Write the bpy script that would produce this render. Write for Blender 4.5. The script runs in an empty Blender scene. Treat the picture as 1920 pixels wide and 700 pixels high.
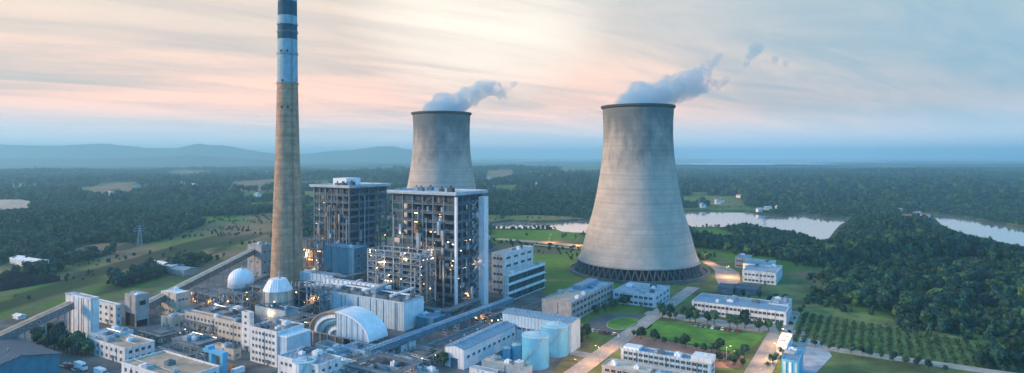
import bpy, math, random
import numpy as np
from mathutils import Vector

R = math.radians
random.seed(7)
rng = np.random.default_rng(11)
S = bpy.context.scene
COL = S.collection

# ------------------------------------------------------------------ camera
CAM_H = 104.0            # drone height in metres
F = 1150.0               # focal length in photo pixels
HY = 293.0               # horizon row
cam_d = bpy.data.cameras.new('camera')
cam = bpy.data.objects.new('camera', cam_d)
COL.objects.link(cam)
cam.location = (0, 0, CAM_H)
cam.rotation_euler = (R(90), 0, 0)
cam_d.sensor_width = 36
cam_d.lens = 36 * F / 1920
cam_d.shift_y = (HY - 350) / 1920
cam_d.clip_start = 1
cam_d.clip_end = 80000
S.camera = cam

# ------------------------------------------------------------------ render / exposure
S.render.engine = 'CYCLES'
S.view_settings.view_transform = 'Standard'
S.view_settings.look = 'None'
S.view_settings.gamma = 1.0
S.view_settings.exposure = 0.68
S.cycles.use_denoising = True
S.cycles.max_bounces = 8
S.cycles.diffuse_bounces = 3
S.cycles.glossy_bounces = 2
S.cycles.transmission_bounces = 2
S.cycles.volume_bounces = 6
S.cycles.transparent_max_bounces = 6
S.cycles.volume_step_rate = 1.0
S.cycles.volume_max_steps = 128

# ------------------------------------------------------------------ sky and sun
SUN_AZ, SUN_EL = R(-94), R(17)           # azimuth measured from +Y towards +X
W = bpy.data.worlds.new('World')
S.world = W
W.use_nodes = True
nt = W.node_tree
nt.nodes.clear()


class NG:
    """tiny helper to wire shader nodes"""
    def __init__(s, tree): s.t = tree
    def n(s, typ, **kw):
        nd = s.t.nodes.new(typ)
        for k, v in kw.items():
            if k.startswith('i_'):
                key = k[2:]
                key = int(key) if key.isdigit() else key.replace('_', ' ')
                s.put(nd.inputs[key], v)
            else:
                setattr(nd, k, v)
        return nd
    def put(s, sock, v):
        if isinstance(v, bpy.types.NodeSocket): s.t.links.new(v, sock)
        elif isinstance(v, bpy.types.Node): s.t.links.new(v.outputs[0], sock)
        else: sock.default_value = v
    def math(s, op, a, b=0.0, c=0.0, clamp=False):
        nd = s.t.nodes.new('ShaderNodeMath'); nd.operation = op; nd.use_clamp = clamp
        for i, v in enumerate((a, b, c)): s.put(nd.inputs[i], v)
        return nd.outputs[0]
    def ramp(s, v, a, b):
        nd = s.t.nodes.new('ShaderNodeMapRange'); nd.interpolation_type = 'SMOOTHSTEP'
        s.put(nd.inputs[0], v); nd.inputs[1].default_value = a; nd.inputs[2].default_value = b
        return nd.outputs[0]
    def mix(s, fac, a, b, bt='MIX'):
        nd = s.t.nodes.new('ShaderNodeMix'); nd.data_type = 'RGBA'; nd.blend_type = bt
        s.put(nd.inputs[0], fac)
        for i, v in ((6, a), (7, b)):
            if isinstance(v, tuple) and len(v) == 3: v = v + (1,)
            s.put(nd.inputs[i], v)
        return nd.outputs[2]


g = NG(nt)
tc = g.n('ShaderNodeTexCoord')
dirv = tc.outputs['Generated']
sep = g.n('ShaderNodeSeparateXYZ', i_0=dirv)
dx, dy, dz = sep.outputs
sky = g.n('ShaderNodeTexSky', sky_type='NISHITA', sun_disc=False, sun_elevation=SUN_EL, sun_rotation=SUN_AZ,
          altitude=100, air_density=1.6, dust_density=2.5, ozone_density=2.5)
# cirrus layer: the view direction cut with a flat cloud deck
zc = g.math('ADD', g.math('MAXIMUM', dz, 0.0), 0.09)
px_ = g.math('DIVIDE', dx, zc)
py_ = g.math('DIVIDE', dy, zc)
pl = g.n('ShaderNodeCombineXYZ', i_0=px_, i_1=py_)


def deck(azim, sx, sy, loc, scale, detail, rough, dist):
    """noise drawn out along one compass direction of the cloud deck"""
    ca, sa = math.cos(R(azim)), math.sin(R(azim))
    al = g.math('ADD', g.math('MULTIPLY', px_, sa), g.math('MULTIPLY', py_, ca))
    ac = g.math('SUBTRACT', g.math('MULTIPLY', px_, ca), g.math('MULTIPLY', py_, sa))
    v = g.n('ShaderNodeCombineXYZ', i_0=g.math('MULTIPLY_ADD', al, sx, loc[0]), i_1=g.math('MULTIPLY_ADD', ac, sy, loc[1]))
    return g.n('ShaderNodeTexNoise', i_Vector=v.outputs[0], i_Scale=scale, i_Detail=detail, i_Roughness=rough, i_Distortion=dist).outputs[0]


streaks = deck(56, 0.20, 0.75, (0.4, 0.7), 1.7, 9.0, 0.64, 0.7)
banks = deck(68, 0.13, 0.42, (3.3, 1.2), 1.2, 4.0, 0.5, 0.3)
cl = g.math('ADD', g.math('MULTIPLY', streaks, 0.53), g.math('MULTIPLY', banks, 0.57))
cover = g.ramp(cl, 0.41, 0.65)
# the dusk glow: clouds turn cream and peach around the place where the sun went behind the deck
az = g.math('ARCTAN2', dx, dy)                       # 0 straight ahead, positive to the right
az2 = g.math('ADD', az, g.math('MULTIPLY', dz, 1.6))
warm = g.math('MULTIPLY', g.ramp(az2, 1.04, 0.2), g.ramp(az, -1.9, -0.75))
core_dir = Vector((math.sin(R(-3)), math.cos(R(-3)), 0.28)).normalized()
dc = g.n('ShaderNodeVectorMath', operation='DOT_PRODUCT', i_0=dirv)
dc.inputs[1].default_value = core_dir
core = g.ramp(dc.outputs['Value'], 0.972, 1.0)
lowpeach = g.ramp(dz, 0.21, 0.07)
nsk = sky.outputs[0]
away = g.ramp(g.math('ABSOLUTE', az), 0.62, 1.4)      # the sky clears to blue away from the glow
blue_cl = g.mix(cover, g.mix(away, (1.2, 2.9, 4.1), (0.8, 4.4, 9.6)), g.mix(away, (3.0, 3.75, 4.1), (1.7, 5.2, 9.4)))
peach = g.mix(lowpeach, (6.6, 5.3, 4.3), (9.6, 5.6, 4.0))
warm_cl = g.mix(cover, (4.5, 3.9, 3.6), peach)
clouds = g.mix(warm, blue_cl, warm_cl)
clouds = g.mix(g.math('MULTIPLY', core, g.math('ADD', g.math('MULTIPLY', cover, 0.75), 0.25)), clouds, (8.0, 7.1, 6.0))
veil = g.math('ADD', g.math('MULTIPLY', cover, 0.12), 0.86)
allsky = g.mix(veil, nsk, clouds)
hz = g.ramp(dz, 0.085, 0.012)
allsky = g.mix(g.math('MULTIPLY', hz, 0.9), allsky, (5.6, 6.3, 6.8))
below = g.ramp(dz, 0.0, -0.03)
allsky = g.mix(below, allsky, (1.0, 2.4, 3.4))
bg = g.n('ShaderNodeBackground', i_Color=allsky, i_Strength=0.1)
wo = g.n('ShaderNodeOutputWorld', i_Surface=bg)

sun_d = bpy.data.lights.new('sun', 'SUN')
sun_d.energy = 2.7
sun_d.angle = R(11)
sun_d.color = (1.0, 0.66, 0.40)
sun = bpy.data.objects.new('sun', sun_d)
COL.objects.link(sun)
sd = Vector((math.sin(SUN_AZ) * math.cos(SUN_EL), math.cos(SUN_AZ) * math.cos(SUN_EL), math.sin(SUN_EL)))
sun.rotation_euler = sd.to_track_quat('Z', 'Y').to_euler()
sun.location = (-300, 300, 400)

# ------------------------------------------------------------------ survey: plan positions in metres on level ground
GA = R(30.6)                                   # the works' grid is turned this far from the view axis
U = Vector((math.cos(GA), -math.sin(GA)))      # along the building fronts
V = Vector((math.sin(GA), math.cos(GA)))       # along the access roads


def at(px, py, z=0.0):
    Y = (CAM_H - z) * F / (py - HY)
    return Vector(((px - 960) / F * Y, Y, z))


def site(px, pb, pt, pl_, pr):
    """near corner on the ground, roof row, left and right ends -> centre, width along U, depth along V, height"""
    P = at(px, pb)
    k = (pl_ - 960) / F
    a = (P.x - k * P.y) / (U.x - k * U.y)
    k = (pr - 960) / F
    b = (k * P.y - P.x) / (V.x - k * V.y)
    h = (pb - pt) * P.y / F
    c = Vector((P.x, P.y)) - U * (a / 2) + V * (b / 2)
    return Vector((c.x, c.y, 0)), a, b, h


# ------------------------------------------------------------------ materials
MATS = {}


def M(name, col, rough=0.75, metal=0.0, var=0.18, scale=0.25, streak=0.0, stain=None, corr=0.0, bump=0.0, emit=0.0, spec=0.35, rnd=0.0):
    if name in MATS: return MATS[name]
    m = bpy.data.materials.new(name)
    m.use_nodes = True
    t = m.node_tree
    q = NG(t)
    b = t.nodes['Principled BSDF']
    b.inputs['Roughness'].default_value = rough
    b.inputs['Metallic'].default_value = metal
    b.inputs['Specular IOR Level'].default_value = spec
    geo = q.n('ShaderNodeNewGeometry')
    pos = geo.outputs['Position']
    c = tuple(col)
    lo = tuple(max(0, x * (1 - var)) for x in c)
    hi = tuple(min(1, x * (1 + var)) for x in c)
    nz = q.n('ShaderNodeTexNoise', i_Vector=pos, i_Scale=scale, i_Detail=6.0, i_Roughness=0.65)
    out = q.mix(q.ramp(nz.outputs[0], 0.33, 0.67), lo, hi)
    if streak:
        mpp = q.n('ShaderNodeMapping', i_Vector=pos)
        mpp.inputs['Scale'].default_value = (1.1, 1.1, 0.07)
        ns = q.n('ShaderNodeTexNoise', i_Vector=mpp.outputs[0], i_Scale=1.0, i_Detail=4.0)
        sc = stain or tuple(x * 0.45 for x in c)
        out = q.mix(q.math('MULTIPLY', q.ramp(ns.outputs[0], 0.48, 0.72), streak), out, sc)
    if rnd:
        oi = q.n('ShaderNodeObjectInfo')
        rr = q.n('ShaderNodeMapRange', i_0=oi.outputs['Random'])
        rr.inputs[3].default_value = 1 - rnd; rr.inputs[4].default_value = 1 + rnd
        vm = q.n('ShaderNodeVectorMath', operation='SCALE', i_0=out)
        q.put(vm.inputs['Scale'], rr.outputs[0])
        out = vm.outputs[0]
    q.put(b.inputs['Base Color'], out)
    if corr:
        dd = q.n('ShaderNodeVectorMath', operation='DOT_PRODUCT', i_0=pos)
        dd.inputs[1].default_value = (U.x + V.x, U.y + V.y, 0)
        sw = q.math('SINE', q.math('MULTIPLY', dd.outputs['Value'], corr))
        bp = q.n('ShaderNodeBump', i_Height=sw, i_Strength=0.6, i_Distance=0.12)
        q.put(b.inputs['Normal'], bp.outputs[0])
    elif bump:
        nb = q.n('ShaderNodeTexNoise', i_Vector=pos, i_Scale=bump, i_Detail=3.0)
        bp = q.n('ShaderNodeBump', i_Height=nb.outputs[0], i_Strength=0.5, i_Distance=0.3)
        q.put(b.inputs['Normal'], bp.outputs[0])
    if emit:
        b.inputs['Emission Color'].default_value = tuple(c) + (1,)
        b.inputs['Emission Strength'].default_value = emit
    MATS[name] = m
    return m


WHITE = M('white_render', (0.74, 0.74, 0.72), 0.8, streak=0.65, stain=(0.36, 0.32, 0.27), var=0.12)
CREAM = M('cream_render', (0.62, 0.53, 0.42), 0.8, streak=0.7, stain=(0.32, 0.25, 0.19), var=0.14)
PALEBLUE = M('pale_blue_cladding', (0.46, 0.60, 0.68), 0.5, corr=3.0, streak=0.3, var=0.1, stain=(0.26, 0.32, 0.35))
WHITECLAD = M('white_cladding', (0.80, 0.82, 0.83), 0.45, corr=3.0, streak=0.3, var=0.08, stain=(0.42, 0.44, 0.45))
TEAL = M('teal_cladding', (0.06, 0.22, 0.30), 0.5, corr=3.0, streak=0.3, var=0.15)
TEALTANK = M('turquoise_tank_paint', (0.12, 0.46, 0.68), 0.45, streak=0.35, var=0.08, stain=(0.08, 0.26, 0.33), spec=0.4)
TEALROOF = M('pale_turquoise_roof', (0.42, 0.64, 0.70), 0.5, streak=0.1, var=0.1)
BLUEROOF = M('blue_metal_roof', (0.17, 0.30, 0.40), 0.5, corr=2.2, var=0.15, streak=0.25)
DARKBLUE = M('dark_blue_roof', (0.035, 0.085, 0.13), 0.6, corr=2.2, var=0.2)
ROOFGREY = M('grey_roof_deck', (0.20, 0.20, 0.20), 0.9, var=0.3, scale=0.2, bump=0.6)
ROOFBROWN = M('brown_roof_screed', (0.46, 0.33, 0.23), 0.9, var=0.25, scale=0.15, bump=0.6)
ROOFPALE = M('pale_concrete_roof', (0.33, 0.39, 0.43), 0.9, var=0.22, scale=0.2)
CONC = M('concrete', (0.38, 0.37, 0.35), 0.9, streak=0.35, var=0.18)
STEEL = M('painted_steel', (0.10, 0.15, 0.19), 0.6, var=0.3)
STEELPALE = M('pale_painted_steel', (0.30, 0.38, 0.43), 0.5, var=0.2)
STEELDARK = M('dark_steel', (0.035, 0.05, 0.06), 0.6, var=0.3)
CASING = M('boiler_casing', (0.035, 0.065, 0.09), 0.6, corr=2.0, var=0.35, streak=0.4)
DECK = M('steel_grating', (0.12, 0.14, 0.15), 0.8, var=0.3)
RUST = M('rusty_brown_steel', (0.28, 0.16, 0.08), 0.75, var=0.4, scale=0.5)
PIPE = M('galvanised_pipe', (0.48, 0.52, 0.55), 0.35, metal=0.6, var=0.15)
OCHRE = M('ochre_painted_steel', (0.42, 0.28, 0.09), 0.6, var=0.3)
GLASS = M('window_glass', (0.02, 0.035, 0.045), 0.15, var=0.5, scale=0.4, spec=0.6)
GLASSTEAL = M('teal_glazing', (0.015, 0.07, 0.095), 0.15, var=0.4, scale=0.3, spec=0.6)
FRAME = M('window_frame_paint', (0.45, 0.46, 0.46), 0.6, var=0.1)
SHADEPAINT = M('painted_shade', (0.012, 0.014, 0.016), 0.9, var=0.3)  # near-black colour standing in for shade inside openings and gaps
LAMP = M('warm_lamp', (1.0, 0.52, 0.18), emit=6.0)
LAMPW = M('white_lamp', (1.0, 0.72, 0.42), emit=4.5)
ASPHALT = M('asphalt', (0.11, 0.105, 0.10), 0.9, var=0.25, scale=0.12, bump=1.0)
PAVE = M('pale_concrete_paving', (0.36, 0.32, 0.28), 0.9, var=0.2, scale=0.1)
YARD = M('works_yard', (0.12, 0.115, 0.11), 0.92, var=0.5, scale=0.045, bump=0.4)
KERB = M('kerb_stone', (0.40, 0.39, 0.37), 0.9)
PAINT = M('road_paint', (0.72, 0.72, 0.68), 0.8)
LAWN = M('lawn_grass', (0.085, 0.22, 0.022), 0.95, var=0.35, scale=0.08, bump=2.0)
ROUGHGRASS = M('rough_grass', (0.085, 0.130, 0.034), 0.95, var=0.55, scale=0.035, bump=1.2, streak=0.75, stain=(0.15, 0.115, 0.06))
BARK = M('bark', (0.07, 0.05, 0.035), 0.95)
LEAF = M('leaf', (0.034, 0.092, 0.042), 0.8, var=0.5, scale=0.5, rnd=0.5, spec=0.2)
LEAFLIGHT = M('light_leaf', (0.065, 0.130, 0.045), 0.8, var=0.45, scale=0.5, rnd=0.4, spec=0.2)
LEAFDARK = M('dark_leaf', (0.013, 0.054, 0.040), 0.8, var=0.45, scale=0.5, rnd=0.35, spec=0.2)
COAL = M('coal', (0.016, 0.018, 0.022), 1.0, spec=0.05, var=0.4, scale=0.2, bump=0.8)
EARTH = M('red_earth', (0.27, 0.155, 0.11), 0.95, var=0.3, scale=0.05, bump=0.3)
SAND = M('pale_quarry_earth', (0.46, 0.35, 0.26), 0.95, var=0.25, scale=0.05, bump=0.3)
REDROOF = M('tile_roof', (0.26, 0.13, 0.09), 0.85, var=0.25)


# ------------------------------------------------------------------ mesh builder
class MB:
    def __init__(s): s.v = []; s.f = []; s.m = []
    def quad(s, pts, mi=0):
        o = len(s.v); s.v += [tuple(p) for p in pts]; s.f.append(tuple(range(o, o + len(pts)))); s.m.append(mi)
    def box(s, x0, x1, y0, y1, z0, z1, mi=0):
        o = len(s.v)
        s.v += [(x0, y0, z0), (x1, y0, z0), (x1, y1, z0), (x0, y1, z0), (x0, y0, z1), (x1, y0, z1), (x1, y1, z1), (x0, y1, z1)]
        for q in ((0, 3, 2, 1), (4, 5, 6, 7), (0, 1, 5, 4), (1, 2, 6, 5), (2, 3, 7, 6), (3, 0, 4, 7)):
            s.f.append(tuple(o + i for i in q)); s.m.append(mi)
        return s
    def bar(s, p0, p1, w, h=None, mi=0):
        h = h or w
        p0 = Vector(p0); p1 = Vector(p1); d = (p1 - p0).normalized()
        up = Vector((0, 0, 1)) if abs(d.z) < 0.95 else Vector((1, 0, 0))
        sx = d.cross(up).normalized(); sy = sx.cross(d).normalized()
        o = len(s.v)
        for p in (p0, p1):
            for a, b in ((-1, -1), (1, -1), (1, 1), (-1, 1)):
                s.v.append(tuple(p + sx * (a * w / 2) + sy * (b * h / 2)))
        for q in ((0, 3, 2, 1), (4, 5, 6, 7), (0, 1, 5, 4), (1, 2, 6, 5), (2, 3, 7, 6), (3, 0, 4, 7)):
            s.f.append(tuple(o + i for i in q)); s.m.append(mi)
        return s
    def tube(s, p0, p1, r0, r1=None, n=10, mi=0):
        r1 = r0 if r1 is None else r1
        p0 = Vector(p0); p1 = Vector(p1); d = (p1 - p0).normalized()
        up = Vector((0, 0, 1)) if abs(d.z) < 0.95 else Vector((1, 0, 0))
        sx = d.cross(up).normalized(); sy = sx.cross(d).normalized()
        o = len(s.v)
        for p, r in ((p0, r0), (p1, r1)):
            for i in range(n):
                a = 2 * math.pi * i / n
                s.v.append(tuple(p + sx * (r * math.cos(a)) + sy * (r * math.sin(a))))
        for i in range(n):
            j = (i + 1) % n
            s.f.append((o + j, o + i, o + n + i, o + n + j)); s.m.append(mi)
        s.f.append(tuple(o + i for i in range(n))); s.m.append(mi)
        s.f.append(tuple(o + n + i for i in reversed(range(n)))); s.m.append(mi)
        return s
    def lathe(s, prof, n=48, mi=0, cx=0, cy=0, cap=True):
        o = len(s.v)
        for r, z in prof:
            for i in range(n):
                a = 2 * math.pi * i / n
                s.v.append((cx + r * math.cos(a), cy + r * math.sin(a), z))
        for k in range(len(prof) - 1):
            for i in range(n):
                j = (i + 1) % n
                s.f.append((o + k * n + i, o + k * n + j, o + (k + 1) * n + j, o + (k + 1) * n + i)); s.m.append(mi)
        if cap:
            s.f.append(tuple(o + i for i in reversed(range(n)))); s.m.append(mi)
            e = o + (len(prof) - 1) * n
            s.f.append(tuple(e + i for i in range(n))); s.m.append(mi)
        return s
    def ring(s, x0, x1, y0, y1, z0, z1, t, mi=0):
        """four butted boxes round a rectangle"""
        s.box(x0, x1, y0, y0 + t, z0, z1, mi); s.box(x0, x1, y1 - t, y1, z0, z1, mi)
        s.box(x0, x0 + t, y0 + t, y1 - t, z0, z1, mi); s.box(x1 - t, x1, y0 + t, y1 - t, z0, z1, mi)
        return s
    def mesh(s, name, mats, smooth=False):
        me = bpy.data.meshes.new(name)
        me.from_pydata(s.v, [], s.f)
        for m in (mats if isinstance(mats, (list, tuple)) else [mats]): me.materials.append(m)
        if any(s.m): me.polygons.foreach_set('material_index', s.m)
        if smooth: me.polygons.foreach_set('use_smooth', [True] * len(s.f))
        me.update()
        return me
    def build(s, name, mats, parent=None, smooth=False, loc=None, rz=0):
        return place(name, s.mesh(name, mats, smooth), parent, loc, rz)


def place(name, me, parent=None, loc=None, rz=0):
    o = bpy.data.objects.new(name, me)
    COL.objects.link(o)
    if parent: o.parent = parent
    if loc is not None: o.location = loc
    if rz: o.rotation_euler = (0, 0, rz)
    return o


def tag(o, label=None, cat=None, group=None, kind=None):
    if label: o['label'] = label
    if cat: o['category'] = cat
    if group: o['group'] = group
    if kind: o['kind'] = kind
    return o


def thing(name, label, cat, loc, rz=0, group=None):
    o = bpy.data.objects.new(name, None)
    o.empty_display_size = 2
    COL.objects.link(o)
    o.location = loc
    o.rotation_euler = (0, 0, rz)
    return tag(o, label, cat, group)


ORD = ['first', 'second', 'third', 'fourth', 'fifth', 'sixth', 'seventh', 'eighth', 'ninth', 'tenth', 'eleventh', 'twelfth',
       'thirteenth', 'fourteenth', 'fifteenth', 'sixteenth', 'seventeenth', 'eighteenth', 'nineteenth', 'twentieth',
       'twenty-first', 'twenty-second', 'twenty-third', 'twenty-fourth', 'twenty-fifth', 'twenty-sixth']
# ================================================================== THE SETTING
def vnoise(x, y, seed):
    r = np.random.default_rng(seed).random((256, 256))
    xi = np.floor(x).astype(int); yi = np.floor(y).astype(int)
    fx = x - xi; fy = y - yi
    fx = fx * fx * (3 - 2 * fx); fy = fy * fy * (3 - 2 * fy)
    a = r[xi % 256, yi % 256]; b = r[(xi + 1) % 256, yi % 256]; c = r[xi % 256, (yi + 1) % 256]; d = r[(xi + 1) % 256, (yi + 1) % 256]
    return (a * (1 - fx) + b * fx) * (1 - fy) + (c * (1 - fx) + d * fx) * fy


def fbm(x, y, seed, oct=4):
    v = 0; a = 0.5; t = 0
    for i in range(oct):
        v = v + a * vnoise(x * 2 ** i + 17.3 * i, y * 2 ** i + 5.1 * i, seed + i); t += a; a *= 0.5
    return v / t


def sstep(v, a, b):
    t = np.clip((v - a) / (b - a), 0, 1)
    return t * t * (3 - 2 * t)


def poly_sd(x, y, poly):
    """signed distance to a polygon, negative inside"""
    d2 = np.full(x.shape, 1e18); ins = np.zeros(x.shape, bool)
    n = len(poly)
    for i in range(n):
        ax, ay = poly[i]; bx, by = poly[(i + 1) % n]
        ex, ey = bx - ax, by - ay
        t = np.clip(((x - ax) * ex + (y - ay) * ey) / (ex * ex + ey * ey + 1e-9), 0, 1)
        d2 = np.minimum(d2, (x - ax - t * ex) ** 2 + (y - ay - t * ey) ** 2)
        c = ((ay > y) != (by > y)) & (x < (bx - ax) * (y - ay) / (by - ay + 1e-12) + ax)
        ins ^= c
    d = np.sqrt(d2)
    return np.where(ins, -d, d)


def gp(pts, z=0.0):
    return [tuple(at(p[0], p[1], z)[:2]) for p in pts]


WATER_Z = -3.0
RIVERS = [gp([(1230, 400), (1300, 396), (1400, 397), (1432, 404), (1470, 407), (1500, 402), (1545, 408), (1600, 411), (1580, 422), (1568, 436), (1550, 462),
              (1528, 452), (1490, 442), (1440, 434), (1405, 426), (1350, 429), (1230, 428)], WATER_Z),
          gp([(1738, 400), (1790, 406), (1850, 417), (1935, 430), (2100, 452), (2100, 515), (1935, 478), (1850, 458), (1800, 444), (1765, 426)], WATER_Z),
          gp([(918, 419), (960, 415), (1010, 417), (1060, 416), (1090, 413), (1180, 412), (1180, 442), (1090, 440), (1060, 438), (1040, 432), (918, 432)], WATER_Z)]
PLANT = gp([(-160, 640), (-100, 600), (120, 575), (260, 540), (420, 490), (500, 455), (640, 440), (930, 462), (1010, 500), (1075, 520), (1110, 500), (1200, 485), (1300, 500),
            (1345, 490), (1375, 478), (1480, 492), (1520, 535), (1510, 570), (1560, 580), (1740, 640), (1790, 690), (1830, 740), (1100, 900), (-300, 900)])
YARDP = gp([(-160, 655), (-100, 610), (110, 590), (280, 552), (470, 490), (520, 455), (640, 440), (925, 470), (1010, 535), (1035, 575), (1100, 640), (1085, 660), (1035, 705), (980, 800), (900, 1000), (-500, 1000)])
GREEN_FIELDS = [gp([(380, 412), (520, 402), (520, 448), (400, 470)]), gp([(0, 600), (130, 540), (420, 480), (470, 462), (460, 450), (300, 470), (140, 500), (0, 570)]),
              gp([(920, 432), (1090, 432), (1090, 500), (1010, 505), (930, 462)]), gp([(140, 500), (380, 430), (400, 470), (150, 540)]),
              gp([(1280, 545), (1310, 510), (1350, 520), (1345, 560), (1310, 570)]), gp([(1480, 560), (1560, 560), (1800, 640), (1800, 690), (1470, 650)])]  # open fields with brighter green grass

BARE = [gp([(140, 368), (170, 352), (195, 344), (245, 344), (275, 358), (215, 373)]), gp([(425, 362), (440, 344), (520, 340), (520, 360)]), gp([(905, 348), (915, 328), (960, 326), (965, 342)]),
        gp([(-60, 404), (-60, 380), (40, 380), (64, 388), (40, 402)]), gp([(1040, 332), (1060, 318), (1120, 318), (1120, 330)]), gp([(340, 470), (420, 440), (510, 436), (505, 446), (420, 456)]),
        gp([(1790, 600), (1850, 580), (1880, 600), (1830, 625)]), gp([(1500, 520), (1520, 512), (1560, 535), (1545, 542)]), gp([(280, 330), (330, 322), (400, 324), (350, 333)])]
LAKES = [(2300, 6000, 900, 700, 30.0), (3600, 8000, 1500, 1000, 30.5), (5600, 10800, 2400, 900, 31.0), (900, 9600, 900, 500, 31.5), (-300, 8300, 700, 260, 32.0)]


def terrain_h(x, y):
    d = np.hypot(x, y)
    pl = poly_sd(x, y, PLANT)
    away = sstep(pl, 5, 120)
    h = away * (fbm(x / 160, y / 160, 3) - 0.5) * 13
    h += away * sstep(d, 1000, 2600) * (fbm(x / 700, y / 700, 9) - 0.42) * 62
    h += sstep(d, 3000, 8000) * (fbm(x / 2200, y / 2200, 19) - 0.5) * 60
    # wooded hills on the right
    def bump(cx, cy, sx, sy, hh): return hh * np.exp(-((x - cx) / sx) ** 2 - ((y - cy) / sy) ** 2)
    h += bump(523, 850, 75, 90, 15) + bump(330, 880, 70, 50, 3) + bump(520, 520, 130, 90, 14) * away + bump(400, 620, 90, 70, 11) * away
    h += bump(-650, 900, 160, 120, 14) + bump(-120, 1180, 220, 120, 16)
    rv = np.minimum.reduce([poly_sd(x, y, p) for p in RIVERS])
    k = sstep(rv, 45, 6)
    h = h * (1 - k) + k * 0.3
    h = np.where(rv < 6, 0.3 - 7.0 * sstep(rv, 6, -14), h)
    near = (rv < 130) & (rv > 6)
    h = np.where(near, np.maximum(h, 0.2), h)
    h = np.maximum(h, np.where(rv < 6, -9, -1.6))
    for lx, ly, rx, ry, lz in LAKES:
        q_ = np.hypot((x - lx) / (rx * 1.5), (y - ly) / (ry * 1.6 + 300))
        h = np.where(q_ < 1.25, np.minimum(h, lz - 5 + 60 * np.clip(q_ - 1, 0, 1)), h)
    far = sstep(d, 13000, 26000)
    return h * (1 - far)


def axis(lo, f0, f1, hi, step, grow):
    xs = list(np.arange(f0, f1 + .1, step))
    s = step; v = f1
    while v < hi:
        s *= grow; v += s; xs.append(min(v, hi))
    s = step; v = f0; pre = []
    while v > lo:
        s *= grow; v -= s; pre.append(max(v, lo))
    return np.array(pre[::-1] + xs)


gx = axis(-26000, -560, 1050, 26000, 8.0, 1.085)
gy = axis(-1800, 250, 1350, 26000, 8.0, 1.07)
X, Y = np.meshgrid(gx, gy)
Hh = terrain_h(X, Y)


def forest_mask(x, y):
    """0..1 how wooded a spot is"""
    d = np.hypot(x, y)
    f = fbm(x / 150, y / 110, 31, 4)
    f2 = fbm(x / 420, y / 420, 41, 3)
    m = sstep(f * 0.6 + f2 * 0.4, 0.43, 0.53)
    right = sstep(x - 0.33 * y, 20, 120)          # the hills right of the works are nearly all wood
    m = np.maximum(m, right * sstep(f + 0.10 * sstep(y, 600, 800), 0.335, 0.43))
    left = sstep(-x - 0.25 * y, 0, 60) * sstep(y, 560, 640) * sstep(y, 1250, 1000)
    m = np.maximum(m, left * sstep(f, 0.25, 0.42))
    for p in GREEN_FIELDS + BARE: m = m * sstep(poly_sd(x, y, p), -4, 10)
    m = m * sstep(poly_sd(x, y, PLANT), 2, 22)
    rv = np.minimum.reduce([poly_sd(x, y, p) for p in RIVERS])
    return m * sstep(rv, 2, 8), rv


fm, rvd = forest_mask(X, Y)
greenf = np.zeros(X.shape)
for p in GREEN_FIELDS: greenf = np.maximum(greenf, sstep(poly_sd(X, Y, p), 6, -10))
g1 = fbm(X / 60, Y / 60, 51, 4); g2 = fbm(X / 260, Y / 200, 61, 4); g3 = fbm(X / 900, Y / 500, 71, 3)
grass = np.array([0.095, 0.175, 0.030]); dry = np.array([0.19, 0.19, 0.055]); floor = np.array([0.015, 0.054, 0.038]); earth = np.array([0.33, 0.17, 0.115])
colr = grass[None, None] * (0.7 + 0.6 * g1[..., None])
colr = colr + (dry - colr) * sstep(g2, 0.50, 0.66)[..., None] * 0.7
colr = colr + (np.array([0.135, 0.215, 0.035]) * (0.6 + 0.8 * g1[..., None]) - colr) * (greenf * sstep(fbm(X / 35, Y / 90, 55), 0.36, 0.52))[..., None] * 0.85
bare = np.zeros(X.shape)
for p in BARE: bare = np.maximum(bare, sstep(poly_sd(X, Y, p) + (fbm(X / 50, Y / 50, 88) - .5) * 60, 14, -14))
bare = np.maximum(bare, 1.15 * bare)
bare = np.maximum(bare, sstep(fbm(X / 300 + 40, Y / 150, 81, 3), 0.54, 0.64) * (1 - fm))
colr = colr + (earth - colr) * bare[..., None] * 0.75
dist = np.hypot(X, Y)
# long field strips and spoil rows left of the works
lf = sstep(-X - 0.22 * Y, 0, 40) * sstep(Y, 330, 380) * sstep(Y, 900, 760)
sn = fbm(X / 22 + 9, Y / 190, 101, 3)
colr = colr + (np.array([0.035, 0.055, 0.030]) - colr) * (lf * sstep(sn, 0.50, 0.56))[..., None] * 0.9
colr = colr + (np.array([0.17, 0.12, 0.095]) - colr) * (lf * sstep(sn, 0.43, 0.38))[..., None] * 0.6
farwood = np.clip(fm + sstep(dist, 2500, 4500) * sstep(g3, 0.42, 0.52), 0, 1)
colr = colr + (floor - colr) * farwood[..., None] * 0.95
colr = np.where((rvd < 3)[..., None], np.array([0.05, 0.05, 0.04]), colr)

ny_, nx_ = X.shape
verts = np.stack([X, Y, Hh], -1).reshape(-1, 3)
idx = np.arange(nx_ * ny_).reshape(ny_, nx_)
quads = np.stack([idx[:-1, :-1], idx[:-1, 1:], idx[1:, 1:], idx[1:, :-1]], -1).reshape(-1, 4)
me = bpy.data.meshes.new('ground')
me.from_pydata(verts.tolist(), [], quads.tolist())
me.polygons.foreach_set('use_smooth', [True] * len(quads))
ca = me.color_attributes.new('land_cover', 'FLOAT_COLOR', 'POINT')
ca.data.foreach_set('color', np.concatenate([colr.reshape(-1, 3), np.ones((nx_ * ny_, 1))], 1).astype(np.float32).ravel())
gm = bpy.data.materials.new('land_cover')
gm.use_nodes = True
q = NG(gm.node_tree)
pb = gm.node_tree.nodes['Principled BSDF']
pb.inputs['Roughness'].default_value = 0.95
pb.inputs['Specular IOR Level'].default_value = 0.1
at_ = q.n('ShaderNodeAttribute', attribute_name='land_cover')
gpos = q.n('ShaderNodeNewGeometry').outputs['Position']
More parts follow.
